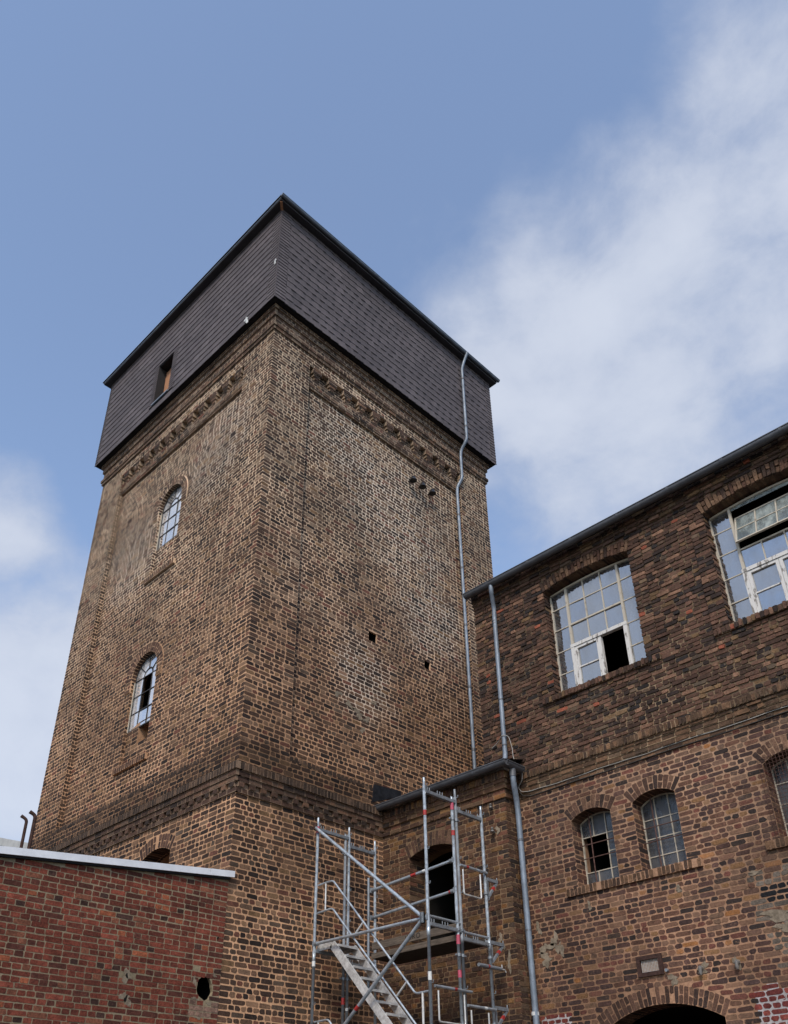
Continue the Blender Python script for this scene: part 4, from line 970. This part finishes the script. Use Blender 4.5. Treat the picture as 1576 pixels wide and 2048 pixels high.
# rainwater pipe that drops beside the annex corner
pts = bend([(2.74, 3.00, 6.77), (2.74, 3.00, 6.55), (2.665, 3.15, 6.25), (2.655, 3.17, 6.05), (2.64, 3.18, .15)], .16)
DA_ = MB().tube(pts, .042, 16).build('downpipe', MT['zinc'], AN)
mb = MB(); mb.tube([(2.74, 3.00, 6.73), (2.74, 3.00, 6.62)], .050, 16); mb.tube([(2.652, 3.172, 5.72), (2.652, 3.172, 5.69)], .050, 16); mb.tube([(2.645, 3.178, 4.44), (2.645, 3.178, 4.415)], .050, 14); mb.build('pipe_clip', MT['zinc_dark'], DA_)
MB().tube([(2.64, 3.18, 3.38), (2.64, 3.18, 3.335)], .051, 14).build('pipe_clip', MT['white'], DA_)
for v in (6.255, 5.89):
    mb = MB(); mb.tube([AF.p(2.33, v-.03, 0), AF.p(2.33, v-.03, .05), AF.p(2.33, v, .06)], .012, 8); mb.tube([AF.p(2.33, v+.035, .06), AF.p(2.33, v+.02, .06), AF.p(2.33, v+.018, .06), AF.p(2.33, v, .06), AF.p(2.33, v-.002, .06), AF.p(2.33, v-.03, .06)], [.016, .024, .018, .030, .022, .032], 12); mb.build('insulator', MT['ceramic'], AN)
for (u, v, r, ry) in ((2.30, 4.35, .035, .07), (2.34, 4.22, .03, .03), (2.42, 4.02, .035, .10), (2.40, 5.88, .05, .04)):
    MB().prism(AF, Blob(u, v, r, ry, 10, .35).pts, .008, .013).build('cement_patch', MT['render'], AN)

# ================================================================== red brick shed on the left
SH = empty('red_brick_shed', (-2.5, -4, 0), 'shed of bright red brick with white metal roof edge below the tower', 'shed')
bs = Bricks(); ms = MB(); SR = STY['red']; SY0 = -9.0
top = lambda y: 5.085+.1115*y
HO = Blob(-.232, 3.63, .125, .14, 16, .05); HO.depth = .05
core(ms, SF, [(SY0, 0), (-.004, 0), (-.004, top(0)), (SY0, top(SY0))], [HO])
HB = Blob(-.232, 3.63, .128, .146)
def cl_(a, b): return (max(SY0, (b-5.085)/.1115), -.004)
rough = lambda u, v: (abs(u+.232) < .21 and abs(v-3.56) < .30 and random.random() < .22) or math.hypot(u+1.352, v-3.64) < .055 or math.hypot(u+1.327, v-3.395) < .06
def colr(u, v):
    if abs(u+.2) < .24 and 3.2 < v < 3.5 and random.random() < .55: return np.array((.25, .15, .11))*random.uniform(.6, 1.2)
lay(bs, SF, SY0, -.004, 0, 5.09, [HB], SR, 0, (0, .002), clip=cl_, skip=rough, colfn=colr)
ms.add([(.012, -.004, 0), (-5.5, -.004, 0), (-5.5, -.004, 4.6), (.012, -.004, 5.08)], [(0, 1, 2, 3)]); ms.add([(.012, SY0, 0), (-5.5, SY0, 0), (-5.5, SY0, 3.6), (.012, SY0, 4.08)], [(3, 2, 1, 0)]); ms.add([(-5.5, SY0, 0), (-5.5, -.004, 0), (-5.5, -.004, 4.6), (-5.5, SY0, 3.6)], [(3, 2, 1, 0)])
ms.build('wall', MT['mortar_red'], SH); bs.build(SH, MT['brick_red'])
room(SH, SF, -.42, -.05, 3.42, 3.83, -.05, .5)
for (u, v, r, ry) in ((-.395, 3.70, .022, .06), (-.10, 3.80, .03, .02), (-.36, 3.49, .05, .016), (-.14, 3.455, .05, .014), (-1.352, 3.64, .06, .06), (-1.327, 3.395, .065, .065), (-.30, 3.27, .05, .012)):
    b = Blob(u, v, r, ry, 12, .35); MB().prism(SF, b.pts, .001, .0042).build('cement_patch', MT['render'], SH)
for (u, v, r, ry) in ((-1.352, 3.645, .018, .024), (-1.327, 3.39, .018, .042), (-.10, 4.27, .014, .016)):
    MB().prism(SF, Blob(u, v, r, ry, 10, .25).pts, .0044, .0052).build('plug_hole', MT['dark'], SH)
def sloped(x0, x1, y0, y1, a, b): return [(x0, y0, top(y0)+a), (x1, y0, top(y0)+a), (x1, y1, top(y1)+a), (x0, y1, top(y1)+a), (x0, y0, top(y0)+b), (x1, y0, top(y0)+b), (x1, y1, top(y1)+b), (x0, y1, top(y1)+b)]
MB().hexa(sloped(.014, .052, SY0, -.004, -.025, 0)).build('roof_batten', MT['under'], SH)
mb = MB(); mb.hexa(sloped(.050, .080, SY0, -.362, 0, .085)); mb.hexa(sloped(.0505, .0815, -.358, .045, .0005, .0865)); mb.hexa(sloped(-.30, .0495, SY0, -.02, .062, .084)); mb.build('roof_edge', MT['white_metal'], SH)
MB().hexa(sloped(-5.5, -.302, SY0, -.02, -.05, .04)).build('roof', MT['roof'], SH)

# ================================================================== rusty vent pipes
for k, (y, z0, z1, r, lab) in enumerate(((-2.30, 4.80, 5.745, .021, 'thinner rusty vent pipe with bent tip, farther from the tower edge'), (-2.195, 4.80, 5.83, .024, 'rusty vent pipe with bent tip close against the tower edge'))):
    p = bend([(-1.5, y, z0), (-1.5, y, z1), (-1.53, y-.075, z1+.045)], .06, 6); o = MB().tube(p, [r]*(len(p)-1)+[r*1.12], 12).build('vent_pipe', MT['rust'])
    tag(o, lab, 'pipe', 'vent pipes behind the shed roof')
# ================================================================== pale building behind
PBd = empty('pale_building', (-46, 20, 0), 'pale rendered building with flat weathered eaves far behind the shed', 'building')
mb = MB(); mb.box(-60, -39, 14, 30, 0, 17.9); mb.build('wall', MT['plaster'], PBd)
def pxy(x, y, Y): d = pxdir(x, y); t = (Y-CAM[1])/d[1]; return CAM+t*d
MB().hexa([(-60, 13.2, 24.1), (-38.5, 13.2, 17.3), (-38.5, 30, 17.3), (-60, 30, 24.1), (-60, 13.2, 24.55), (-38.5, 13.2, 17.75), (-38.5, 30, 17.75), (-60, 30, 24.55)]).build('roof', MT['plaster'], PBd)
MB().add([(-60, 14.02, 17), (-39, 14.02, 17), (-39, 14.02, 17.4), (-60, 14.02, 24.1)], [(0, 1, 2, 3)]).build('gable', MT['plaster'], PBd)

# ================================================================== scaffold
SX = empty('scaffold_tower', (1.4, 1.9, 0), 'galvanised steel stair scaffold standing before the annex doorway', 'scaffold')
GV, GD = MT['galv'], MT['galv_dull']; TR = .0215
def tub(name, pts, r=TR, m=GV, parent=SX, seg=12): return MB().tube(pts, r, seg).build(name, m, parent)
def bandm(p, q, t, L, m, parent, r=TR+.0022):
    p, q = np.array(p, float), np.array(q, float); d = (q-p)/np.linalg.norm(q-p); c = p+(q-p)*t
    return MB().tube([c-d*L/2, c+d*L/2], r, 12, False).build('marking_band', m, parent)
xa, xe = .32, 2.485; yf, ym1, ym2, yr = 1.31, 1.87, 1.945, 2.50
posts = {'A': (xa, yf, 6.19), 'B1': (xa, ym1, 6.06), 'B2': (xa, ym2, 6.19), 'C': (xa, yr, 6.10), 'E': (xe, yf, 6.20), 'F1': (xe, ym1, 6.07), 'F2': (xe, ym2, 6.20), 'G': (xe, yr, 6.09)}
PO = {}
for k, (x, y, z) in posts.items():
    o = MB().tube([(x, y, 0), (x, y, 4.10), (x, y, 4.101), (x, y, 4.22), (x, y, 4.221), (x, y, z-.11), (x, y, z-.109), (x, y, z)], [TR, TR, TR+.003, TR+.003, TR, TR, TR*.78, TR*.78], 12).build('standard', GV if k not in ('F2', 'B1') else GD, SX); PO[k] = o
    MB().box(x-.07, x+.07, y-.07, y+.07, 0, .012).build('base_plate', GD, o)
for k, z, L, m in (('E', 5.70, .07, 'red'), ('F1', 5.55, .07, 'red'), ('F1', 5.93, .10, 'pink'), ('F1', 4.14, .12, 'pink'), ('F1', 3.72, .09, 'pink'), ('A', 6.0, .10, 'pink'), ('B1', 3.65, .09, 'red'), ('E', 3.63, .10, 'white'), ('A', 4.08, .07, 'white'), ('B2', 3.55, .04, 'white')):
    x, y, _ = posts[k]; bandm((x, y, z-.5), (x, y, z+.5), .5, L, MT[m], PO[k], TR+.004)
# couplers that tie the paired standards
for x in (xa, xe):
    for z in (5.75, 3.95, 4.27):
        mb = MB(); mb.tube([(x, ym1, z-.018), (x, ym1, z+.018)], TR+.010, 12); mb.tube([(x, ym2, z-.018), (x, ym2, z+.018)], TR+.010, 12); mb.box(x-.012, x+.012, ym1-.06, ym2+.06, z-.01, z+.01); mb.build('coupler', GD, SX)
def transom(x, y0, y1, z, pins=True):
    mb = MB(); mb.box(x-.022, x+.022, y0+.02, y1-.02, z-.045, z-.038); mb.box(x-.022, x-.018, y0+.02, y1-.02, z-.04, z); mb.box(x+.018, x+.022, y0+.02, y1-.02, z-.04, z)
    if pins:
        L = y1-y0
        for t in (.10, .17, .42, .50, .58, .86): mb.tube([(x, y0+L*t, z-.03), (x, y0+L*t, z+.05)], .0065, 6)
    for y in (y0+.03, y1-.03): mb.tube([(x, y-.012, z-.05), (x, y-.012, z+.03)], .016, 8)
    return mb.build('transom', GD, SX)
for x in (xa, xe):
    transom(x, yf, ym2, 6.03); transom(x, ym2, yr, 5.91)
    transom(x, yf, ym2, 4.275); transom(x, ym2, yr, 4.185)
    tub('ledger', [(x, yf, 4.352), (x, ym2, 4.352)], .017); tub('ledger', [(x, ym2, 4.25), (x, yr, 4.25)], .017)
    transom(x, yf, ym2, 2.55, False); transom(x, ym2, yr, 2.48, False)
def ends(p, q, m, parent):
    p, q = np.array(p, float), np.array(q, float); d = (q-p)/np.linalg.norm(q-p); mb = MB()
    for c, s in ((p, 1), (q, -1)): mb.tube([c-d*.012*s, c+d*s*.07], .030, 8); mb.box(c[0]-.012, c[0]+.012, c[1]-.03, c[1]+.03, c[2]-.035, c[2]+.035)
    return mb.build('wedge_head', m, parent)
lg = tub('ledger', [(xa, yf, 4.345), (xe, yf, 4.332)]); ends((xa, yf, 4.345), (xe, yf, 4.332), GD, lg)
for z0, z1 in ((5.084, 5.181), (4.694, 4.774)):
    p, q = (.90, ym1, z0), (xe-.01, ym1, z1); o = tub('guard_rail', [p, q], .020); ends(p, q, GD, o)
    if z0 > 5: bandm(p, q, .53, .10, MT['red'], o, .0225); bandm(p, q, .66, .06, MT['white'], o, .0225); bandm(p, q, .02, .05, MT['pink'], o, .0225)
    else: bandm(p, q, .96, .08, MT['red'], o, .0225); bandm(p, q, .02, .07, MT['red'], o, .0225)
tub('end_post', [(.80, 1.90, 3.6), (.80, 1.90, 5.29)], .020, GD)
yd = yf-.045
for p, q in (((.30, yd, 6.04), (2.42, yd, 4.345)), ((2.42, yd, 4.30), (.28, yd, 2.655))):
    o = tub('diagonal_brace', [p, q], .024)
    if q[2] < 3: bandm(p, q, .545, .07, MT['red'], o, .0265)
    MB().tube([(2.43, yd, 4.26), (2.43, yd, 4.39)], .034, 10).build('swivel_coupler', GD, o)
MB().tube([(.31, yd, 6.0), (.31, yd, 6.09)], .032, 10).build('swivel_coupler', MT['rust'], SX)
# working deck with toe board
dk = MB().box(.84, xe-.03, 1.965, 2.47, 4.148, 4.158).build('deck', MT['deckunder'], SX)
for i in range(3):
    y = 1.955+i*.172; MB().box(.83, xe-.012, y, y+.164, 4.160, 4.213+.004*i).build('plank', MT['wood'], dk)
tbd = MB().box(.855, xe-.02, 1.915, 1.942, 4.265, 4.366).build('toe_board', MT['wood'], SX)
MB().box(.84, xe-.02, 1.920, 1.950, 4.150, 4.222).build('deck_edge', MT['wood'], dk)
fc = bpy.data.curves.new('stencil', 'FONT'); fc.body = 'VdRO'; fc.size = .098; fc.space_character = 1.25; fc.extrude = .0008
fo = bpy.data.objects.new('tmp', fc); COL.objects.link(fo); dg = bpy.context.evaluated_depsgraph_get()
me = bpy.data.meshes.new_from_object(fo.evaluated_get(dg)); bpy.data.objects.remove(fo)
me.transform(Matrix.Translation((1.50, 1.9135, 4.290)) @ Matrix.Rotation(R_(90), 4, 'X')); me.materials.clear(); me.materials.append(MT['ink'])
link_obj(bpy.data.objects.new('stencil_lettering', me), tbd)
# stair flight
S0, S1 = np.array([.60, 0, 4.315]), np.array([2.30, 0, 2.50]); y0_, y1_ = 1.40, 1.80
for y in (y0_, y1_):
    mb = MB(); mb.bar(S0+(0, y, 0), S1+(0, y, 0), .026, .085, (0, 1, 0)) if False else None
    d = (S1-S0)/np.linalg.norm(S1-S0); up = np.array([-d[2], 0, d[0]])*np.sign(d[0])
    a = .055
    q = [S0-up*a, S0+up*a, S1+up*a, S1-up*a]; mb.hexa([p+(0, y-.014, 0) for p in q]+[p+(0, y+.014, 0) for p in q])
    mb.box(xa-.01, .60, y-.014, y+.014, 4.26, 4.345); mb.build('stair_stringer', MT['alu'], SX)
n_ = 11
for i in range(n_):
    c = S0+(S1-S0)*(i+.25)/n_; mb = MB(); mb.box(c[0]-.055, c[0]+.058, y0_+.014, y1_-.014, c[2]+.022, c[2]+.034); tr = mb.build('stair_tread', GD, SX); MB().box(c[0]+.058, c[0]+.066, y0_+.014, y1_-.014, c[2]+.004, c[2]+.036).build('nosing', MT['alu'], tr)
MB().box(xa+.01, .58, y0_+.014, y1_-.014, 4.305, 4.335).build('landing', GD, SX)
def rail(pts, r=.014, m=MT['galv']): return tub('handrail', bend(pts, .05, 5), r, m)
yo = 1.34
rail([(xa+.02, yo, 5.175), (.65, yo, 5.18), (2.214, yo, 3.462), (2.455, yo, 3.468)]); rail([(xa+.02, yo, 4.775), (.65, yo, 4.787), (2.40, yo, 2.905)])
rail([(xa+.02, yo, 3.33), (.62, yo, 3.335), (2.2, yo, 1.62)])
tub('handrail_strut', [(.50, yo, 4.78), (.50, yo, 5.176)], .012, MT['alu']); tub('handrail_strut', [(2.33, yo, 3.46), (2.33, yo, 2.6)], .016, MT['alu'])
for t in (.26, .74): a = np.array([.65, yo, 4.787])+t*np.array([1.75, 0, -1.88])*.95; tub('handrail_strut', [a, a+(.20, 0, .165)], .013, MT['alu'])
tub('handrail_strut', [(.42, yo, 3.33), (.42, yo, 2.9)], .012, MT['alu'])
# end guard frames on the outer side
xo = xe+.03
def gframe(y0, y1, z0, z1, band_t=None):
    o = tub('guard_frame', bend([(xo, y0, z1-.05), (xo, y0, z0), (xo, y1, z0), (xo, y1, z1-.05)], .03, 4), .0115, MT['alu']); r = tub('guard_rail', [(xo, y0-.06, z1), (xo, y1+.15, z1)], .018)
    if band_t: bandm((xo, y0, z1), (xo, y1, z1), band_t, .05, MT['red'], r, .020)
    return r
gframe(2.0, 2.36, 4.74, 5.12, .25); gframe(1.42, 1.90, 3.12, 3.52, .66)
r = gframe(2.02, 2.36, 2.95, 3.355); bandm((xo, 2.0, 3.355), (xo, 2.4, 3.355), .75, .06, MT['white'], r, .020)
# side brackets towards the wall
for z, yb in ((5.045, 2.76), (4.20, 2.80), (3.385, 2.79)):
    mb = MB(); mb.bar((xe, yr+.03, z), (xe, yb, z), .04, .045); mb.bar((xe, yb-.01, z-.01), (xe, yr+.05, z-.24), .03, .03); mb.bar((xe, yr+.045, z+.02), (xe, yr+.045, z-.26), .022, .022, (1, 0, 0)); mb.tube([(xe, yb, z-.02), (xe, yb, z+.06)], .008, 6)
    for zz in (z-.20,): mb.tube([(xe, yr, zz-.015), (xe, yr, zz+.015)], TR+.010, 10)
    o = mb.build('bracket', GD, SX); p, q = np.array((xe, yb-.01, z-.01)), np.array((xe, yr+.05, z-.24)); c = p+(q-p)*.42; d = (q-p)/np.linalg.norm(q-p)
    MB().bar(c-d*.03, c+d*.03, .034, .034).build('marking_band', MT['red'], o)
o = tub('tie_tube', [(xe+.045, 2.20, 3.87), (xe+.045, 2.66, 3.87)], .024, GD); bandm((xe+.045, 2.20, 3.87), (xe+.045, 2.66, 3.87), .42, .03, MT['red'], o, .027)
mb = MB(); mb.tube([(xe+.045, 2.66, 3.87), (xe+.045, 2.74, 3.87), (xe+.045, 2.76, 3.84)], .008, 6); mb.tube([(xe+.045, 2.68, 3.86), (xe+.045, 2.68, 3.93)], .007, 6); mb.build('tie_hook', MT['alu'], o)
for k in ('E', 'F2', 'G', 'A', 'B2', 'C'):
    x, y, z = posts[k]; mb = MB()
    for zz in (z-.13, 5.2, 4.75, 3.55): mb.tube([(x+.02, y, zz), (x+.055, y, zz), (x+.055, y, zz+.03)], .006, 6)
    mb.build('hook_pin', GD, PO[k])
